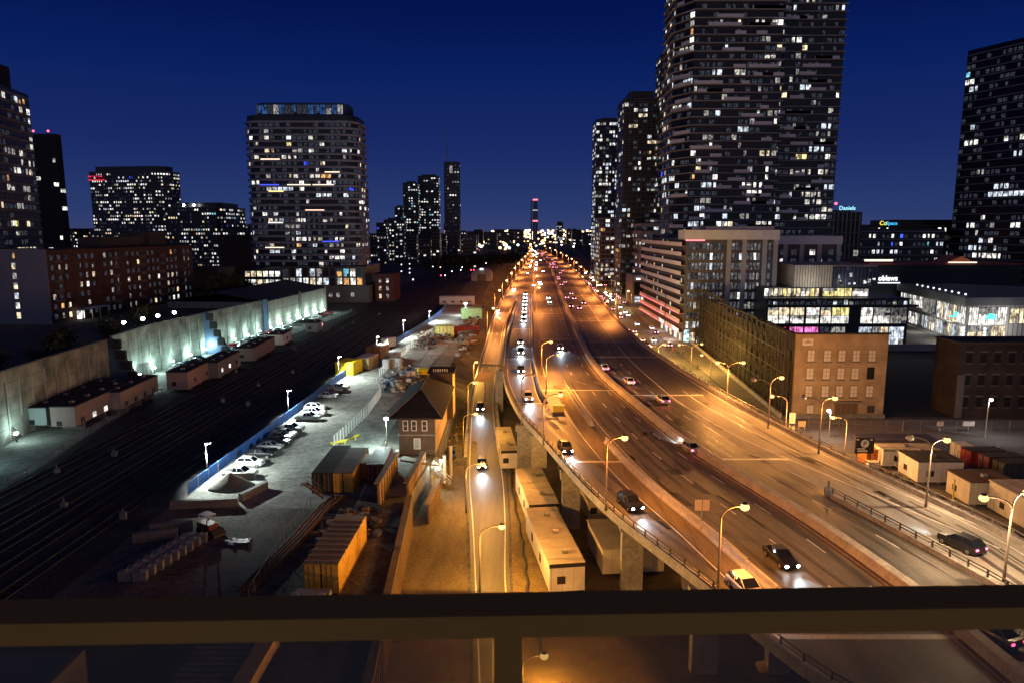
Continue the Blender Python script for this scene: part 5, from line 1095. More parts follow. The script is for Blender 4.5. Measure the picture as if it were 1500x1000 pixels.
t=thing('shed','pale curved-roof storage hut beyond the far storage yard','shed',(at(712,408).x-9,at(712,412).y,YARD)); b=MB(); b.loft([[(x,y,z) for x,z in ((0,0),(0,5),(3,7.6),(7,8.6),(11,7.6),(14,5),(14,0))] for y in (0,20)]); b.build('shell',M('hut_grey',(.4,.4,.4),.6),t); MB().box(4,10,-.05,-.004,0,4.5).build('door',concrete_d,t); MB().ell((7,-.5,8.2),1.2,.4,.5,8,6).build('lamp',E_farw,t)
# site trailers along the wall lane
def along(px,py,L,Wd,H,label,**k):
    p=at(px,py); return cabin(p.x,p.y,YARD,L,Wd,H,rad(k.pop('rz',93)),label,**k)
brn=M('trailer_pinkish',(.30,.22,.20),.7,ns=1,na=.15); 
along(112,634,20,4,4.6,'long pinkish service trailer with two lit windows in front of the tall wall',wall=brn,wins=5,lit=(1,2),door=False,skid=1.2)
along(178,608,16,4,4.4,'second long pinkish service trailer, farther along the track',wall=brn,wins=4,door=False,skid=1.2)
along(70,632,24,3.6,4.2,'long low dark-roofed trailer with a pale teal end by the near corner pier',wall=M('trailer_teal',(.36,.42,.40),.6),wins=4,door=False,skid=1.2)
along(276,573,15,4.4,4.2,'teal-white ended trailer with one window, standing alone by the tracks',wall=M('trailer_pink',(.34,.24,.23),.7),wins=2,door=True)
along(320,556,16,4.6,4.0,'dark-roofed trailer with white lit doorways in the middle of the row',wall=M('trailer_grey',(.20,.20,.20),.7),wins=3,lit=(0,1),door=True)
along(372,531,20,4.6,3.8,'long brown flank trailer with a bright blue end',wall=M('trailer_mauve',(.22,.17,.175),.7),wins=0,door=False)
p=at(362,528); container(p.x-1,p.y-1.2,Y4,2.6,rad(93),'blue lit end box in front of the long brown flank trailer',TEA,TEA,4.4,3.8)
along(415,507,10,4.4,3.4,'short trailer with a white arched front beyond the brown one',wall=white_m,wins=1)
along(466,488,7,4,3.4,'small grey trailer with a red and white sign near the end of the lane',wall=M('trailer_grey'),wins=0,door=False)
p=at(470,484); t=thing('sign_board','red and white lit board on the small grey trailer','sign',(p.x+.2,p.y-.6,YARD+1.3)); MB().box(-1.4,1.4,-.08,0,0,1.9).build('board',M('board_red',(.5,.03,.03),.6),t); MB().box(-.8,.8,-.12,-.083,.4,1.5).build('panel',EM('board_lit',(1,.75,.75),.9,2),t)
for k in (-1.3,1.2): MB().box(k,k+.1,-.06,-.02,-1.3,-.003).build('leg',steel_d,t)
t=thing('lane_fence','pale pipe guard rail along the edge of the service lane by the tracks','railing',(0,0,YARD)); f=lambda y:WL(y)+10.6; ys=frange(92,300,4)
for h in (.55,1.05): MB().sweep([(f(y),y,h) for y in ys],[(-.04,-.04),(-.04,.04),(.04,.04),(.04,-.04)]).build('rail',steel,t)
pm=MB().box(-.05,.05,-.05,.05,0,1.1).mesh('post',steel)
for y in ys: link('post',pm,t,(f(y),y,0))
# blue fence
t=thing('blue_fence','long bright blue panel fence between the rail corridor and the car park','fence',(0,0,YARD)); bl=M('fence_blue',(.03,.135,.50),.5,ns=.8,na=.2); y=88
pcs=0
while y<322:
    y2=y+3; a=Vector((FEN(y),y)); c=Vector((FEN(y2),y2)); m=(a+c)/2; d=c-a; MB().obox(m.x,m.y,.95,d.length-.06,.07,1.55,math.atan2(d.y,d.x)).build('panel',bl,t); MB().box(a.x-.05,a.x+.05,y-.05,y+.05,0,1.85).build('post',white_m if y<100 else steel,t); y=y2
# sand pile and its bays
def heap(name,label,x,y,z,rx,ry,h,m,seed=1,cat='pile'):
    r=random.Random(seed); b=MB(); n=28; rings=[]
    for j in range(9):
        f=j/8; rings.append([(rx*(1-f)*(1+.12*math.sin(3*t+seed)+r.uniform(-.05,.05))*math.cos(t),ry*(1-f)*(1+.1*math.cos(2*t+seed)+r.uniform(-.05,.05))*math.sin(t),h*(1-(1-f)**1.0)**.9+r.uniform(0,.05)) for t in [2*math.pi*k/n for k in range(n)]])
    o=b.loft(rings).build(name,m,None,(x,y,z-.03),True); return tag(o,label,cat)
p=at(333,716); heap('sand_pile','big heap of grey sand in front of the parked white pickup',p.x,p.y+1,YARD,3.0,2.6,2.0,M('sand',(.13,.12,.105),.95,ns=1.2,na=.3,bump=.5))
for px,py,l,rz,lab in ((352,702,4,5,'grey concrete block behind the sand pile'),(300,742,8,8,'long low concrete wall in front of the sand pile'),(372,724,5,70,'concrete divider right of the sand pile'),(252,776,4.5,20,'pale concrete wall section beside the skid loader'),(228,790,4.5,22,'pale concrete wall section at the end of the block rows')):
    p=at(px,py); b=MB().box(-l/2,l/2,-.3,.3,0,1.0); tag(b.build('concrete_block',concrete_d,None,(p.x,p.y,YARD+.005),rz=rad(rz)),lab,'concrete block')
p=at(196,838)
for j in range(2):
    for k in range(9):
        b=MB().box(-.62,.62,-.45,.45,0,.9).box(-.12,.12,-.3,.3,.9,.98); q=Vector((p.x+j*1.45+k*.28,p.y-1.4+k*1.08,YARD+.008)); tag(b.build('concrete_block',M('block_pale',(.24,.24,.22),.9,ns=1.5,na=.2),None,q,rz=rad(12)),'pale concrete lock block in the two dark rows on the near left ground','concrete block','two rows of pale lock blocks')
# skid loader
p=at(305,780); t=thing('skid_loader','small skid loader with a white canopy parked in the dark beside concrete walls','loader',(p.x,p.y,YARD+.005),rad(-30))
MB().box(-1.1,1.0,-.6,.6,.35,1.3).build('body',M('loader_red',(.25,.1,.07),.5),t); cb=MB()
for x in (-.7,.6):
    for s in (-.5,.5): cb.box(x-.05,x+.05,s-.05,s+.05,1.3,2.2)
cb.box(-.8,.75,-.6,.6,2.2,2.3); cb.build('canopy',white_m,t); MB().loft([[(1.5,-.8,.1),(2.2,-.8,.1),(2.1,-.8,.3),(1.6,-.8,.8)],[(1.5,.8,.1),(2.2,.8,.1),(2.1,.8,.3),(1.6,.8,.8)]]).build('bucket',steel_d,t)
for s in (-.68,.68): MB().beam((-.9,s,1.35),(1.6,s,.55),.1,.18).build('lift_arm',steel_d,t)
for x in (-.7,.6):
    for s in (-.75,.55): MB().tube([(x,s,.4),(x,s+.25,.4)],.4,14).build('wheel',rubber,t)
p=at(347,794); o=MB(); 
for k in range(26): a=R.random()*6.28; o.beam((math.cos(a)*R.uniform(0,1.3),math.sin(a)*R.uniform(0,1),R.uniform(.02,.3)),(R.uniform(-1.6,1.6),R.uniform(-1,1),R.uniform(.05,.35)),R.uniform(.1,.4),.04)
tag(o.build('plastic_sheet',M('sheet_white',(.32,.34,.40),.4),None,(p.x,p.y,YARD+.01)),'crumpled white plastic sheeting lying on the dark ground','plastic sheet')
# chain-link fences
def fence(pts,label,h=2.0,gap=2.4,m=steel,pr=.05,name='chain_link_fence',mesh=True):
    t=thing(name,label,'fence',pts[0]); o=Vector(pts[0]); n=0
    pm=MB().tube([(0,0,0),(0,0,h)],pr,6).mesh('post',m)
    for a,c in zip(pts,pts[1:]):
        a=Vector(a)-o; c=Vector(c)-o; L=(c-a).length; k=max(1,int(L/gap))
        for i in range(k+1):
            if n<100: link('post',pm,t,a+(c-a)*i/k); n+=1
        for z in ((.1,h*.5,h-.05) if mesh else (h-.05,)): MB().beam(a+Vector((0,0,z)),c+Vector((0,0,z)),.035).build('rail',m,t)
        if mesh:
            b=MB(); d=(c-a).normalized(); q=int(L/.7)
            for i in range(q): s=a+d*(L*i/q); e=a+d*min(L,L*i/q+h*.9); b.beam(s+Vector((0,0,.1)),e+Vector((0,0,h-.1)),.018); b.beam(s+Vector((0,0,h-.1)),e+Vector((0,0,.1)),.018)
            b.build('mesh',m,t)
    return t
fence([at(490,655),at(540,606),at(558,580),at(553,560)],'chain link fence between the car park and the junk heap',gap=1.6,pr=.1,m=M('pole_white'))
fence([at(556,552),at(600,512),at(640,485)],'chain link fence along the far half of the car park',gap=2.2,pr=.1,m=M('pole_white'))
fence([at(365,880),at(420,790),at(455,742)],'sparse line of thin pickets beside the rusty pipes',h=1.4,gap=1.5,mesh=False)
# yellow pipe rack at the fence foot
t=thing('pipe_barrier','yellow painted pipe barrier at the near end of the chain link fence','barrier',at(505,650)); MB().tube([(-2,-1.2,.5),(0,0,.6),(1.2,2.4,.6),(1.6,3.6,.5)],.22,8).build('rail',M('pipe_yellow',(.65,.55,.05),.5),t,smooth=True)
for q in ((-1.6,-.9),(0,0),(1.2,2.4)): MB().tube([(q[0],q[1],0),(q[0],q[1],.5)],.12,8).build('leg',M('pipe_yellow'),t)
# rubble and scrap
def rubble(name,label,pts,n,m,smin,smax,z0=YARD,h=1.2,seed=1):
    r=random.Random(seed); b=MB(); P=[G(*q,z0) for q in pts]
    for _ in range(n):
        w=[r.random()**1.1 for _ in P]; s=sum(w); c=sum((P[i]*(w[i]/s) for i in range(len(P))),Vector()); c+=Vector((r.gauss(0,1.2),r.gauss(0,1.6),0)); k=r.uniform(smin,smax)
        mi=r.randrange(len(m)); d=Vector((r.uniform(-1,1),r.uniform(-1,1),r.uniform(-.25,.3))).normalized()
        z=z0+r.random()**2*h+k*.2
        if r.random()<.55: b.beam((c.x,c.y,z),(c.x+d.x*k*2.2,c.y+d.y*k*2.2,z+d.z*k),k*r.uniform(.15,.5),k*r.uniform(.1,.4),mi)
        else: b.obox(c.x,c.y,z,k*r.uniform(.6,1.5),k*r.uniform(.5,1.2),k*r.uniform(.4,.9),r.random()*3,mi)
    o=b.build(name,m); kind(o,'stuff'); return tag(o,label,'rubble')
S1=[M('scrap_pale',(.45,.46,.48),.6),M('scrap_grey',(.2,.2,.2),.8),M('scrap_dark',(.06,.06,.06),.8),concrete,M('scrap_blue',(.06,.10,.2),.6)]; S2=[M('scrap_tan',(.25,.19,.12),.9),M('scrap_brown',(.13,.09,.06),.9),M('scrap_grey'),M('scrap_dark'),rust]
rubble('scrap_heap','tangled heap of pale pipes and scrap metal behind the brick tower house',[(560,572),(600,540),(620,560),(585,560),(575,590)],430,S1+[M('scrap_pale')],.4,1.3,h=2.4,seed=2)
rubble('rubble','brown rubble and timber strewn along the storage yard',[(600,530),(640,490),(690,470),(655,520),(610,512),(590,500),(625,475)],420,S2,.3,1.2,h=1.0,seed=3)
rubble('rubble','boulders and broken concrete bank left of the climbing ramp',[(690,470),(680,500),(668,545),(672,520),(700,455),(662,560),(705,440)],380,[concrete]+S2,.4,1.3,h=1.4,seed=4)
rubble('rubble','debris scattered between the brick tower house and the low road',[(650,690),(672,640),(665,600),(640,700),(668,580)],150,S2,.15,.6,z0=.5,h=.5,seed=5)
rubble('rubble','broken timber and plates in the dark compound behind the timber walls',[(430,850),(560,720),(470,760),(540,760),(520,800)],140,[M('scrap_dark'),M('scrap_grey'),rust],.2,.9,h=.5,seed=6)
rubble('rubble','stones and stumps at the foot of the viaduct retaining wall',[(722,590),(738,590),(728,575),(735,600)],120,S2,.25,.8,z0=.1,h=.8,seed=8)
for i,(px,py) in enumerate([(566,539),(575,537),(584,537),(572,529),(582,528)]):
    p=at(px,py); o=MB().tube([(0,0,0),(0,0,2.4)],1.0,14).build('tank',M('tank_grey',(.36,.38,.40),.6,ns=1,na=.15),None,(p.x,p.y,YARD+.005),False); tag(o,'pale grey upright tank in the cluster among the scrap','tank','cluster of pale grey tanks')
t=thing('dump_skip','yellow skip body lying between the scrap heap and the brick tower house','skip',(at(612,549).x,at(612,549).y,Y4),rad(15)); MB().loft([[(0,-1.1,.4),(0,1.1,.4),(0,1.3,1.5),(0,-1.3,1.5)],[(3.6,-1.1,.1),(3.6,1.1,.1),(4.3,1.3,1.5),(4.3,-1.3,1.5)]]).build('body',LEM,t); MB().box(.5,3.5,-.9,.9,0,.098).build('skid',steel_d,t)
# rusty pipes
t=thing('pipe_stack','long rusty pipes laid side by side across the dark compound','pipes',at(420,800))
for k in range(4):
    P=[at(350+k*6,868),at(425+k*6,792),at(470+k*5,742),at(492+k*4,728)]; MB().tube([q-Vector(t.location)+Vector((0,0,.25)) for q in P],.2,8).build('pipe',rust,t,smooth=True)
# timber walls
def lagging(p,q,z0,z1,label,posts=2.2,th=.15):
    t=thing('timber_wall',label,'wall',(p[0],p[1],z0)); d=Vector((q[0]-p[0],q[1]-p[1],0)); L=d.length; A=math.atan2(d.y,d.x); t.rotation_euler.z=A; n=int((z1-z0)/.3)
    b=MB()
    for k in range(n):
        b.box(0,L,-th/2-R.uniform(0,.03),th/2,k*.3+.012,k*.3+.285)
    b.build('boards',timber,t); pm=MB().box(-.12,.12,-.26,-.11,0,z1-z0+.15).mesh('post',M('post_wood',(.26,.18,.10),.8,ns=2,na=.25))
    for s in frange(.15,L-.15,posts): link('post',pm,t,(s,0,0))
    MB().box(-.1,L+.1,-.3,.45,z1-z0+.16,z1-z0+.34).build('cap_beam',M('cap_wood',(.17,.125,.085),.85,ns=1,na=.3),t); return t
lagging((-10.7,48),(-13.0,86.5),0,4.5,'longest timber retaining wall, from the balcony rail towards the brick tower house',posts=1.1)
lagging((-13.6,88),(-13.0,101),.2,5.6,'orange-lit timber retaining wall just before the brick tower house',posts=1.1)
lagging((-16.6,84),(-16.3,96),4,7,'short grey timber wall standing behind the others, by the maroon container',posts=1.6)
lagging((-11.0,88.5),(-10.6,98),0,2.4,'low timber fence at the edge of the sandy verge',posts=1.6)
t=thing('strut','timber brace spanning between the timber retaining walls','brace',(-13,99,4)); MB().beam((-3.2,0,1.2),(2.4,-.6,.6),.22).build('beam',timber,t)
# brick tower house
def house():
    t=thing('brick_tower_house','two-storey brick signal house with a wide dark hipped roof','house',(-14.6,105.4,YARD)); t.scale=(.9,.9,.9); bm_=BR('signal_brick',(.07,.054,.047),(.06,.047,.041),(.10,.07,.055),.45,.18,.02,.9,.5,.2,ns=.5,na=.25)
    MB().box(-3.05,3.1,0,22,.0,6.6).build('walls',bm_,t); MB().box(-3.15,3.2,-.1,22.1,3.35,3.6).build('string_course',concrete_d,t)
    b=MB(); o=1.5; P=[(-3.05-o,-o),(3.1+o,-o),(3.1+o,22+o),(-3.05-o,22+o)]; v=[(x,y,6.603) for x,y in P]+[(x,y,6.8) for x,y in P]+[(0,6,10.2),(0,16,10.2)]
    b.add(v,[(3,2,1,0),(0,1,5,4),(1,2,6,5),(2,3,7,6),(3,0,4,7),(4,5,8),(5,6,9,8),(6,7,9),(7,4,8,9)]); b.build('roof',M('slate_roof',(.02,.019,.021),.9,ns=.8,na=.3,ns2=6),t)
    MB().beam((-4.5,-1.4,6.86),(0,6,10.25),.18,.1).build('hip_cap',concrete_d,t); MB().beam((4.5,-1.4,6.86),(0,6,10.25),.18,.1).build('hip_cap',concrete_d,t); MB().beam((0,6,10.25),(0,16,10.25),.2,.1).build('ridge_cap',concrete_d,t)
    MB().box(-.5,4.2,23.6,29,-0,9.4).build('annex',bm_,t); MB().box(-.9,4.6,23.2,29.4,9.403,9.7).build('annex_roof',roof_d,t); MB().box(4.203,4.24,23.7,28.9,.1,9.2).build('boarded_side',M('board_tan',(.42,.28,.14),.8),t)
    for k in range(7): MB().box(.3+k*.45,.5+k*.45,23.5,23.58,9.72,10.3).build('roof_vent',white_m,t)
    for x in (-1.9,-.45,1.35): f=MB().box(x-.45,x+.45,-.08,-.003,4.2,6.0).build('window',white_m,t); MB().box(x-.34,x+.34,-.1,-.083,4.3,5.05).build('pane',M('pane_dark'),f); MB().box(x-.34,x+.34,-.1,-.083,5.12,5.9).build('pane',M('pane_dark'),f)
    f=MB().box(-.55,.6,-.08,-.003,1.0,2.9).build('window',white_m,t); MB().box(-.42,.47,-.1,-.083,1.12,2.78).build('pane',M('pane_bluish',(.25,.32,.36),.3),f)
    for j in range(8):
        y=1.5+j*2.6; MB().box(3.103,3.2,y-.12,y+.12,0,6.5).build('pilaster',M('board_tan'),t)
    MB().box(3.103,3.16,.3,21.8,.05,6.3).build('boarded_wall',M('board_ochre',(.33,.22,.10),.8,ns=1,na=.2,stretch=(1,4,.3)),t)
    MB().box(.9,4.0,-4.2,-.11,-3.9,-.4).build('plinth',M('plinth_white',(.55,.56,.52),.85,ns=1,na=.15),t)
    for k in range(8): MB().box(3.2+k*.35,3.6+k*.35,-5.4,-4.25,-.8-k*.38,-.66-k*.38).build('stair_tread',steel,t)
    MB().beam((3.2,-5.45,.4),(6.2,-5.45,-2.8),.07).build('handrail',white_m,t); MB().beam((3.2,-4.2,.4),(6.2,-4.2,-2.8),.07).build('handrail',white_m,t)
    MB().box(-3.6,-3.1,-1,0,-.0,.9).build('utility_box',white_m,t)
house()
t=thing('work_light','bright white work light on a short mast left of the brick tower house','work light',(-19.6,107.5,YARD)); MB().tube([(0,0,0),(0,0,5)],.07,8).build('mast',steel,t); MB().box(-.3,.3,-.2,.2,5.003,5.3).build('lens',E_led,t); lamp_light(t,(-.9,0,4.6),(.72,1,.93),4800)
t=thing('work_light','small lamp lighting the white plinth and stairs under the brick tower house','work light',(-10.4,100.2,0)); MB().tube([(0,0,0),(0,0,4.6)],.06,8).build('mast',steel,t); MB().box(-.2,.2,-.15,.15,4.603,4.85).build('lens',E_led,t); lamp_light(t,(-.5,-.2,4.2),(.85,1,.88),700)
for k,(x,y,h) in enumerate(((-9.4,105,4.4),(-8.7,108,5))): t=thing('vent_pipe',['shorter','taller'][k]+' white upright pipe right of the brick tower house','pipe',(x-.9,y-1,0)); MB().tube([(0,0,0),(0,0,h)],.28,10).build('pipe',white_m,t); MB().tube([(0,0,h),(0,0,h+.25)],.34,10).build('cap',steel_d,t)
# ------------------------------------------------------------ trailers under and beside the viaduct
TW=BR('trailer_white',(.66,.62,.56),(.63,.59,.53),(.36,.33,.29),1.2,30,.025,.6,0,.3,ns=.7,na=.14); TR=M('trailer_roof',(.42,.37,.30),.8,ns=.6,na=.18); blk=M('trim_black',(.02,.02,.02),.6)
def long_trailer(pn,L,label,Wd=3.8,H=3.4,rz=92):
    t=cabin(pn.x,pn.y,.01,L,Wd,H,rad(rz),label,wall=TW,roof=TR,wins=0,door=False,over=.06)
    MB().box(-.1,-.064,-.06,Wd+.06,H-.25,H+.2).build('roof_edge',blk,t)
    for s in (L*.35,L*.7): MB().box(s-.4,s+.4,Wd+.004,Wd+.05,1.3,2.3).build('window',M('trailer_window'),t)
    return t
q=HZ(872,838,69.5); long_trailer(Vector((7.7,70.3,0)),15.5,'nearer long white trailer lying under the viaduct edge beside the low road',rz=98)
long_trailer(Vector((6.0,86.6,0)),14,'farther long white trailer behind the first under the viaduct edge',rz=97)
p=G(742,684); long_trailer(Vector((.9,109.5,0)),14,'narrow yellow-lit trailer beside the two close piers',Wd=2.6,H=3.2,rz=95)
cabin(17.0,74.5,.01,8,7,3.3,rad(96),'cream cabin half hidden behind the tall pier under the viaduct',wall=BR('cabin_cream',(.58,.52,.42),(.55,.49,.40),(.32,.28,.22),1.2,30,.025,.7,0,.3,ns=.7,na=.14),roof=TR,wins=3)
cabin(12.6,89,.01,10,2.6,3.0,rad(97),'cream cabin in shadow between the piers',wall=BR('cabin_cream',0,0,0,0,0),roof=TR,wins=3)
t=thing('cable_cover','wavy ridge of cable protectors along the right edge of the low road','cable cover',(0,0,0)); P=[G(745,640),G(750,720),G(762,780),G(770,830),G(775,880),G(800,980)]
Q=[]
for a,c in zip(P,P[1:]):
    for i in range(6): f=i/6; v=a+(c-a)*f; Q.append((v.x+.14*math.sin(len(Q)*1.9),v.y,.12))
MB().tube(Q,.16,6).build('ridge',M('cable_black',(.05,.045,.04),.8,ns=3,na=.4),t)
tag(MB().tube([(0,0,.3),(2.0,.3,.5),(3.4,.2,.45)],.5,8).ell((1.8,0,1.1),.5,.5,.45,8,6).build('compressor',M('compressor_yellow',(.5,.33,.05),.6),None,(21.5,57,0),True),'small yellow compressor in the dark under the deck below the balcony rail','compressor')
# ---- right-hand lot
def rt(px,py,L,Wd,H,label,**k): p=G(px,py); return cabin(p.x,p.y,.01,L,Wd,H,0,label,**k)
rt(1292,686,8.6,2.9,3.2,'white site trailer with a grey stripe nearest the parking sign',wall=TW,roof=TR,trim=M('stripe_teal',(.12,.2,.22),.6),wins=2)
rt(1322,693,7.0,3,3.1,'small white site trailer behind the twin-arm lamp',wall=TW,roof=M('roof_white',(.55,.5,.45),.7),wins=0,door=False)
rt(1343,710,6.8,5.4,3.6,'white site trailer with a dark roof and two windows beside a wall lamp',wall=TW,roof=roof_d,wins=2)
rt(1418,743,6.5,5.2,3.6,'cream site trailer with a brown roof and a side window',wall=BR('cabin_cream',0,0,0,0,0),roof=M('roof_brown',(.10,.065,.045),.9,ns=.6,na=.3),wins=1,door=False)
rt(1500,778,9,7.2,4.2,'large cream trailer at the picture edge below the twin-arm lamp',wall=BR('cabin_cream',0,0,0,0,0),roof=TR,wins=1,door=False)
p=G(1269,682); container(p.x,p.y+1.6,.01,2.6,0,'orange storage container beside the parking sign',ORG,ORG,3,2.7)
t=thing('shed','long low purple-roofed shed behind the white site trailers','shed',(G(1270,672).x,117,0)); MB().box(0,12.5,0,3,0,2.7).build('walls',M('shed_wall',(.16,.12,.14),.8),t); MB().box(-.2,12.7,-.3,3.3,2.703,3.0).build('roof',M('shed_purple',(.06,.055,.09),.7,ns=1,na=.2),t)
p=G(1371,706); t=thing('wall_lamp','yellow lamp glowing on the trailer beside the large twin-arm lamp','lamp',(p.x,p.y+.1,3.0)); MB().ell((0,-.3,0),.28,.28,.28,8,6).build('lens',EM('lens_warm',(1,.85,.55),30),t); MB().beam((0,.2,.1),(0,-.25,.1),.06).build('bracket',steel_d,t); lamp_light(t,(0,-.9,0),(1,.75,.4),350)
p=G(1393,758); t=thing('post','slim yellow painted post in front of the cream trailer','post',p); MB().tube([(0,0,0),(0,0,5.5)],.12,8).build('shaft',M('pipe_yellow'),t)
t=thing('parking_sign','black parking sign with a white P disc on two legs','sign',(G(1252,678).x,110.5,0)); bk=M('sign_black',(.015,.014,.014),.5); MB().box(-1.5,1.5,-.12,.12,2.6,5.2).build('board',bk,t)
for x in (-1.1,1.1): MB().box(x-.08,x+.08,-.08,.08,0,2.597).build('leg',steel_d,t)
wp=M('sign_white_paint',(.78,.76,.74),.5); d=MB().tube([(0,-.123,4.25),(0,-.16,4.25)],.66,24).build('disc',wp,t); text('letter','P',t,(0,-.17,3.86),0,1.1,bk,.01)
MB().box(-1.2,.1,-.15,-.123,3.28,3.46).build('line',wp,t); MB().box(-1.1,.5,-.15,-.123,2.88,3.12).build('line',wp,t)
for x in (-1.2,1.0): MB().box(x-.2,x+.2,-.15,-.123,4.8,4.98).build('mark',wp,t)
t=thing('pay_station','white parking pay station standing below the parking sign','kiosk',(G(1261,688).x,106.5,0)); MB().box(-.75,.75,-.5,.5,0,2.4).build('cabinet',TW,t); MB().box(-.5,.5,-.53,-.503,1.2,1.7).build('screen',bk,t); MB().box(-.5,.5,-.53,-.503,.7,.9).build('slot',bk,t); MB().box(-.85,.85,-.6,.6,2.403,2.6).build('cap',TR,t)
for i,(px,py,L,m,lab,H) in enumerate([(1404,676,2.4,WHT,'white ended container at the left of the dark container row',2.8),(1420,684,6,RED,'red container behind the white ended one',2.7),(1446,694,6,MAR,'dark maroon container in the middle of the right-hand row',2.8),(1468,704,6,DRK,'black container at the right of the maroon one',2.8),(1486,700,7,TEA,'teal topped container at the right picture edge',2.6)]):
    p=G(px,py); container(p.x,p.y+1.2,.01,L,rad(4),lab,m,WHT if i==0 else (TEA if i==4 else roof_d),2.5,H)
for k,px in enumerate((1452,1461)): p=G(px,668); o=MB().ell((0,0,.9),.9,.9,.9,12,8).build('tank',white_m,None,(p.x,p.y,0.02),True); tag(o,['left','right'][k]+' white round tank behind the red container','tank')
fence([(75,132,0),(92,132,0),(128,130,0)],'thin wire fence across the vacant lot in front of the dark block',h=2.2,gap=3.2)
fence([(58.5,136,0),(75,132.2,0)],'short wire fence in front of the mustard facade',h=1.8,gap=2.6)
fence([(47.5,100,0),(49,90,0),(52,78,0),(54.5,70,0)],'dark wire fence between the parapet and the site trailers',h=2.0,gap=2.2,m=rust)
for px,py,w,lab in ((1361,625,1.2,'small white notice on the wire fence of the vacant lot'),(1406,627,2.2,'larger white board on the wire fence of the vacant lot')): p=G(px,py); o=MB().box(-w/2,w/2,-.05,.05,1.2,2.1).box(-.05,.05,-.03,.03,0,1.2).build('notice_board',TW,None,(p.x,131.7,0)); tag(o,lab,'notice')
p=G(1174,632); o=MB().box(-.7,.7,-.05,.05,.9,2.0).box(-.6,-.5,-.04,.04,0,.9).box(.5,.6,-.04,.04,0,.9).build('notice_board',M('board_orange',(.6,.35,.15),.7),None,(p.x,p.y,.13)); tag(o,'orange lit work notice at the corner by the mustard facade','notice')
for k,(px,py,h) in enumerate(((1153,612,2.6),(1153,622,1.6))): 
    b=G(1151,662); o=MB().box(-.5,.5,-.04,.04,0,1.9).build('banner',TW,None,(b.x+.75,b.y-.1,5.2-k*2.3)); tag(o,['upper','lower'][k]+' white banner plate on the street-level lamp at the braced wall','banner')
p=G(1078,808,9); t=thing('road_sign','small orange double arrow board on the jersey blocks of the inbound lane','road sign',(18.7+.0,66.5,DECK+.85)); MB().box(-.06,.06,-.06,.06,0.0,1.0).build('post',steel,t)
for s in (-.38,.38): MB().box(s-.33,s+.33,-.04,.04,1.003,2.1).build('board',M('board_sand',(.55,.42,.28),.6),t)
MB().box(-.1,.1,-.1,.1,-.0,.05).build('foot',steel_d,t)
t=thing('gantry_sign','orange-lit gantry frame with a sign on the retaining wall of the viaduct','sign gantry',(-2.7,147,6)); MB().box(-.8,.8,-.5,.5,-6,3).build('pier',concrete,t); MB().beam((-4.2,0,4.0),(.8,0,4.0),.35).build('beam',steel_d,t); MB().box(-4.6,-1.2,-.2,.1,.6,2.6).build('sign_panel',M('sign_ochre',(.42,.25,.10),.7),t); MB().beam((-3,0,.6),(-3,0,-5.5),.18).build('leg',steel_d,t)
# traffic signals on the right street
for px,py,lab in ((1021,600,'traffic signal on a slim pole at the crossing by the braced brick wall'),(868,512,'')):
    if not lab: continue
    p=G(px,622); t=thing('traffic_signal',lab,'traffic light',p); MB().tube([(0,0,0),(0,0,4.6)],.08,8).build('pole',pole_m,t); MB().box(-.2,.2,-.2,.2,4.0,5.1).build('housing',M('signal_black',(.03,.03,.03),.6),t)
    for k,e in enumerate((E_farr,M('void_black'),M('void_black'))): MB().ell((0,-.2,4.9-k*.33),.12,.08,.12,8,5).build('lens',e,t)
# ------------------------------------------------------------ plants
def bush(x,y,z,rx,ry,h,n,m,label,group,name='shrub',seed=0,ls=.28,trunk=False):
    r=random.Random(seed); t=thing(name,label,'tree' if trunk else 'shrub',(x,y,z),0,group); b=MB()
    cl=[(r.uniform(-.6,.6)*rx,r.uniform(-.6,.6)*ry,h*r.uniform(.4 if trunk else .2,.85),r.uniform(.3,.55)) for _ in range(9)]
    for _ in range(n):
        c=r.choice(cl); v=Vector((r.gauss(0,.5),r.gauss(0,.5),r.gauss(0,.45))); q=Vector((c[0]+v.x*rx*c[3],c[1]+v.y*ry*c[3],max(.05,c[2]+v.z*h*c[3]*.6))); a=Vector((r.uniform(-1,1),r.uniform(-1,1),r.uniform(-1,1))).normalized(); u=a.orthogonal().normalized(); s=ls*r.uniform(.5,1.3); w=a.cross(u)
        b.quad(q-u*s-w*s*.5,q+u*s-w*s*.5,q+u*s+w*s*.5,q-u*s+w*s*.5)
    b.build('crown' if trunk else 'foliage',m,t); b=MB(); 
    b.tube([(0,0,0),(.05,.02,h*.35),(0.1,0,h*.7)],[.16 if trunk else .06,.1 if trunk else .04,.03],7)
    for _ in range(8): a=r.random()*6.28; z0=h*r.uniform(.2,.5); b.tube([(.03,0,z0),(math.cos(a)*rx*.4,math.sin(a)*ry*.4,z0+h*.25),(math.cos(a)*rx*.75,math.sin(a)*ry*.75,z0+h*.4)],[.06,.04,.015],5)
    b.build('trunk' if trunk else 'stem',bark,t); return t
for k,(px,py) in enumerate(((1272,692),(1290,700),(1308,708),(1326,718),(1348,730),(1372,744),(1400,760),(1430,776),(1462,790),(1490,800))):
    p=G(px,py); bush(p.x,p.y,0,1.6,1.3,1.7,420,twig,'brown winter shrub in the hedge between the parapet and the site trailers','brown hedge by the site trailers',seed=k,ls=.12)
for k,(px,py,h) in enumerate(((20,545,4),(50,540,5),(80,528,4.5),(110,516,4.5),(140,505,5),(170,495,5.5),(200,486,6),(228,470,6.5),(262,462,7))):
    p=G(px,py,PLAT+4); bush(WL(min(p.y,290))-6-k%3*3,p.y+6,PLAT,3.2,3.2,h,700,leaf,'dark tree on the bank above the tall wall, in front of the brown slab','dark trees above the tall wall',name='tree',seed=20+k,ls=.3,trunk=True)
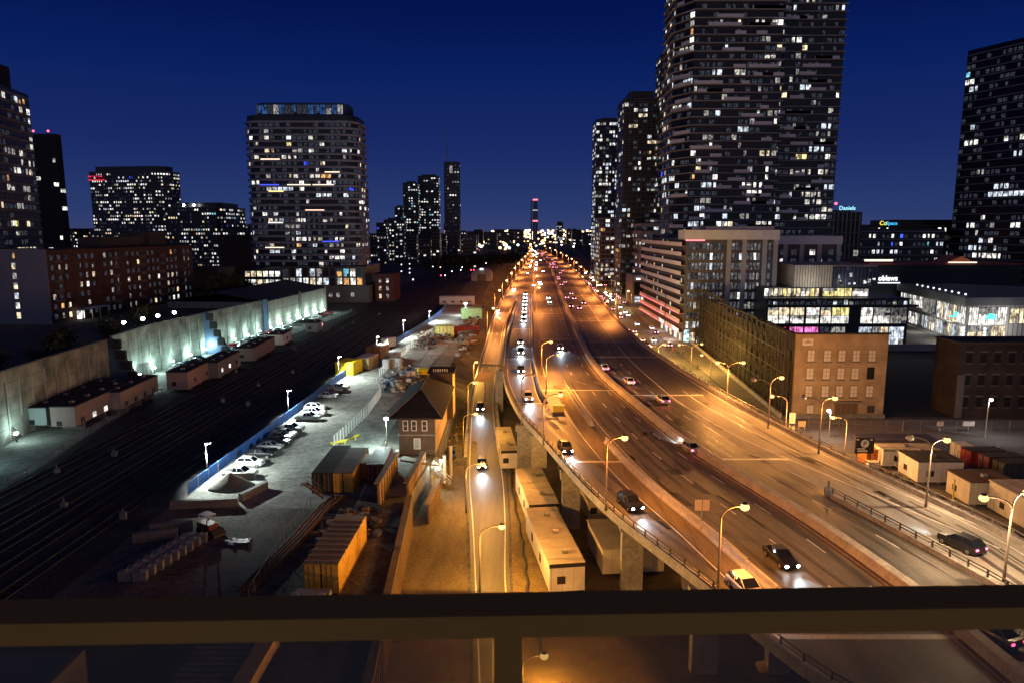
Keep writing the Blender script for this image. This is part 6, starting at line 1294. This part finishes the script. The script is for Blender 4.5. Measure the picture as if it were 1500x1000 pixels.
for k,(px,y,h) in enumerate(((300,255,9),(318,262,11),(338,270,10),(355,280,8))): p=HZ(px,410,y); bush(p.x,y,PLAT,5,5,h,1100,leaf,'dark bushy tree between the brown slab and the podium','dark trees beside the podium',name='tree',seed=40+k,ls=.45,trunk=True)
p=G(1023,505); bush(p.x-.4,p.y,.12,1.2,1.2,6.0,500,twig,'thin street tree in front of the lit shop windows of the pink balcony block',None,name='tree',seed=60,ls=.18,trunk=True)
for k in range(12): x=-70+k*6.5; bush(x,620+k*7,YARD,9,6,9+k%3*2,500,leaf,'dark far tree clump along the tracks','dark tree clumps along the far tracks',name='tree',seed=70+k,ls=1.1,trunk=True)
# ------------------------------------------------------------ people
def person(x,y,z,rz,label,coat,legs=cloth_d,stride=.25,bag=False):
    me=bpy.data.meshes.new('person'); s=stride
    Vv=[(0,0,.95),(0,0,1.2),(0,.0,1.42),(0,0,1.53),(0,.02,1.68),(-.1,0,.9),(-.11,s*.55,.5),(-.11,s*.7,.09),(-.11,s*.7+.14,.05),(.1,0,.9),(.11,-s*.35,.5),(.11,-s,.1),(.11,-s+.14,.05),(-.2,0,1.4),(-.27,-.06,1.13),(-.25,.06,.9),(.2,0,1.4),(.27,.06,1.13),(.25,.14,.92)]
    E=[(0,1),(1,2),(2,3),(3,4),(0,5),(5,6),(6,7),(7,8),(0,9),(9,10),(10,11),(11,12),(2,13),(13,14),(14,15),(2,16),(16,17),(17,18)]
    me.from_pydata(Vv,E,[]); o=bpy.data.objects.new('person',me); C.objects.link(o); o.location=(x,y,z); o.rotation_euler.z=rz
    md=o.modifiers.new('skin','SKIN'); md.use_smooth_shade=True; o.modifiers.new('sub','SUBSURF').levels=1
    for i,r_ in enumerate((.16,.17,.18,.06,.115,.1,.075,.05,.045,.1,.075,.05,.045,.075,.055,.04,.075,.055,.04)): me.skin_vertices[0].data[i].radius=(r_,r_*.8)
    me.skin_vertices[0].data[0].use_root=True; me.materials.append(coat); tag(o,label,'person')
    MB().ell((0,-.01,1.75),.10,.12,.09,8,6).build('hair',cloth_d,o,smooth=True); MB().ell((0,.03,1.67),.085,.10,.11,8,6).build('face',skin,o,smooth=True)
    if bag: MB().box(-.34,-.24,-.12,.12,.65,.95).build('bag',cloth_d,o)
for px,py,c,lab,rz in ((993,522,cloth_d,'person in dark clothes waiting at the crossing, left of the pair',20),(1000,523,M('coat_navy',(.03,.04,.08),.9),'person in a navy coat waiting at the crossing, right of the pair',-30),(1022,541,cloth_d,'person in black walking alone along the yellow-lit street',170),(985,516,M('coat_red',(.3,.04,.04),.9),'person in a red coat under the street lamps near the shopfront',90)):
    p=G(px,py); person(p.x,p.y,.13 if px<1015 else .02,rad(rz),lab,c)
p=at(130,604)
for px,py,lab in ((213,566,'worker standing on the lit lane by the tall wall, left of the buttress'),(221,563,'worker standing on the lit lane by the tall wall, under the washers'),(565,660,'worker in pale clothes beside the equipment left of the brick tower house')):
    p=at(px,py); person(p.x,p.y,YARD+.02,rad(R.uniform(0,360)),lab,cloth_o if px<560 else M('coat_pale',(.5,.5,.48),.8))
# ------------------------------------------------------------ low roofs below the balcony
t=thing('flat_roof_building','low building with a blue-grey flat roof below the balcony at far left','building',(-31,47.5,0)); MB().box(-26,0,-24,0,0,7.6).build('walls',M('beige_wall',(.26,.23,.17),.85,ns=.6,na=.2),t); MB().box(-26,-.5,-24,-.3,7.603,7.75).build('roof',M('roof_bluegrey',(.13,.17,.22),.8,ns=.4,na=.2),t); MB().box(-.5,0,-24,0,7.603,8.0).build('parapet',M('beige_wall'),t)
for k in range(4): MB().box(.003,.05,-4-k*5,-2.8-k*5,4.6,6.2).build('window',M('trailer_window'),t)
t=thing('slatted_roof','dark slatted roof with a tan edge beam below the balcony rail','roof',(-19.6,46,YARD)); MB().box(-4.6,0,-6,9,2.2,2.6).build('deck',M('slat_dark',(.12,.118,.11),.9),t)
for k in range(22): MB().box(-4.5,-.1,-5.9+k*.68,-5.5+k*.68,2.603,2.72).build('slat',M('slat_grey',(.24,.24,.23),.85,ns=1,na=.3),t)
MB().box(.003,1.3,-6.2,9.2,1.9,2.9).build('edge_beam',M('beam_tan',(.6,.42,.22),.8,ns=1,na=.2),t)
for y in (-5,2,8): MB().box(-.4,.4,y-.3,y+.3,0,1.897).build('post',timber,t); MB().box(-4.4,-3.8,y-.3,y+.3,0,2.197).build('post',timber,t)
# ------------------------------------------------------------ balcony rail in front
t=thing('balcony_railing','dark brown metal balcony rail with a square post and glass infill across the foreground','railing',(0,1.081,EYE),rad(1.75))
br=M('rail_warm_lit',(.55,.29,.06),.8,0,ns=5,na=.16,spec=.1,stretch=(.15,1,1))  # brown metal with warm room light put into its colour
MB().box(-4,4,-.073,0,-.617,-.581).build('top_rail',br,t)
pm=MB().box(-.0225,.0225,-.062,-.017,-1.55,-.618).mesh('post',br)
for x in (-2.4,-1.2,-.008,1.2,2.4): link('post',pm,t,(x,0,0))
gm=bpy.data.materials.new('balcony_glass'); gm.use_nodes=True; nt=gm.node_tree; nt.nodes.remove(nt.nodes["Principled BSDF"]); tr=nt.nodes.new("ShaderNodeBsdfTransparent"); tr.inputs[0].default_value=(.56,.55,.52,1); gl_=nt.nodes.new("ShaderNodeBsdfGlossy"); gl_.inputs["Roughness"].default_value=.05; mxs=nt.nodes.new("ShaderNodeMixShader"); mxs.inputs[0].default_value=.05; nt.links.new(tr.outputs[0],mxs.inputs[1]); nt.links.new(gl_.outputs[0],mxs.inputs[2]); df=nt.nodes.new('ShaderNodeBsdfDiffuse'); df.inputs[0].default_value=(.68,.72,.62,1); m2=nt.nodes.new('ShaderNodeMixShader'); m2.inputs[0].default_value=.09; nt.links.new(mxs.outputs[0],m2.inputs[1]); nt.links.new(df.outputs[0],m2.inputs[2]); nt.links.new(m2.outputs[0],nt.nodes["Material Output"].inputs[0])   # diffuse share paints a pale reflection haze onto the panes
gm2=MB().box(0,1,-.043,-.037,-1.5,-.619).mesh('glass_panel',gm)
for x0,x1 in ((-2.376,-1.224),(-1.176,-.032),(.016,1.176),(1.224,2.376)): o=link('glass_panel',gm2,t,(x0,0,0)); o.scale=(x1-x0,1,1)
o=MB().box(-5,5,-3,1.15,EYE-1.75,EYE-1.553).build('balcony_floor',concrete_d); kind(o)
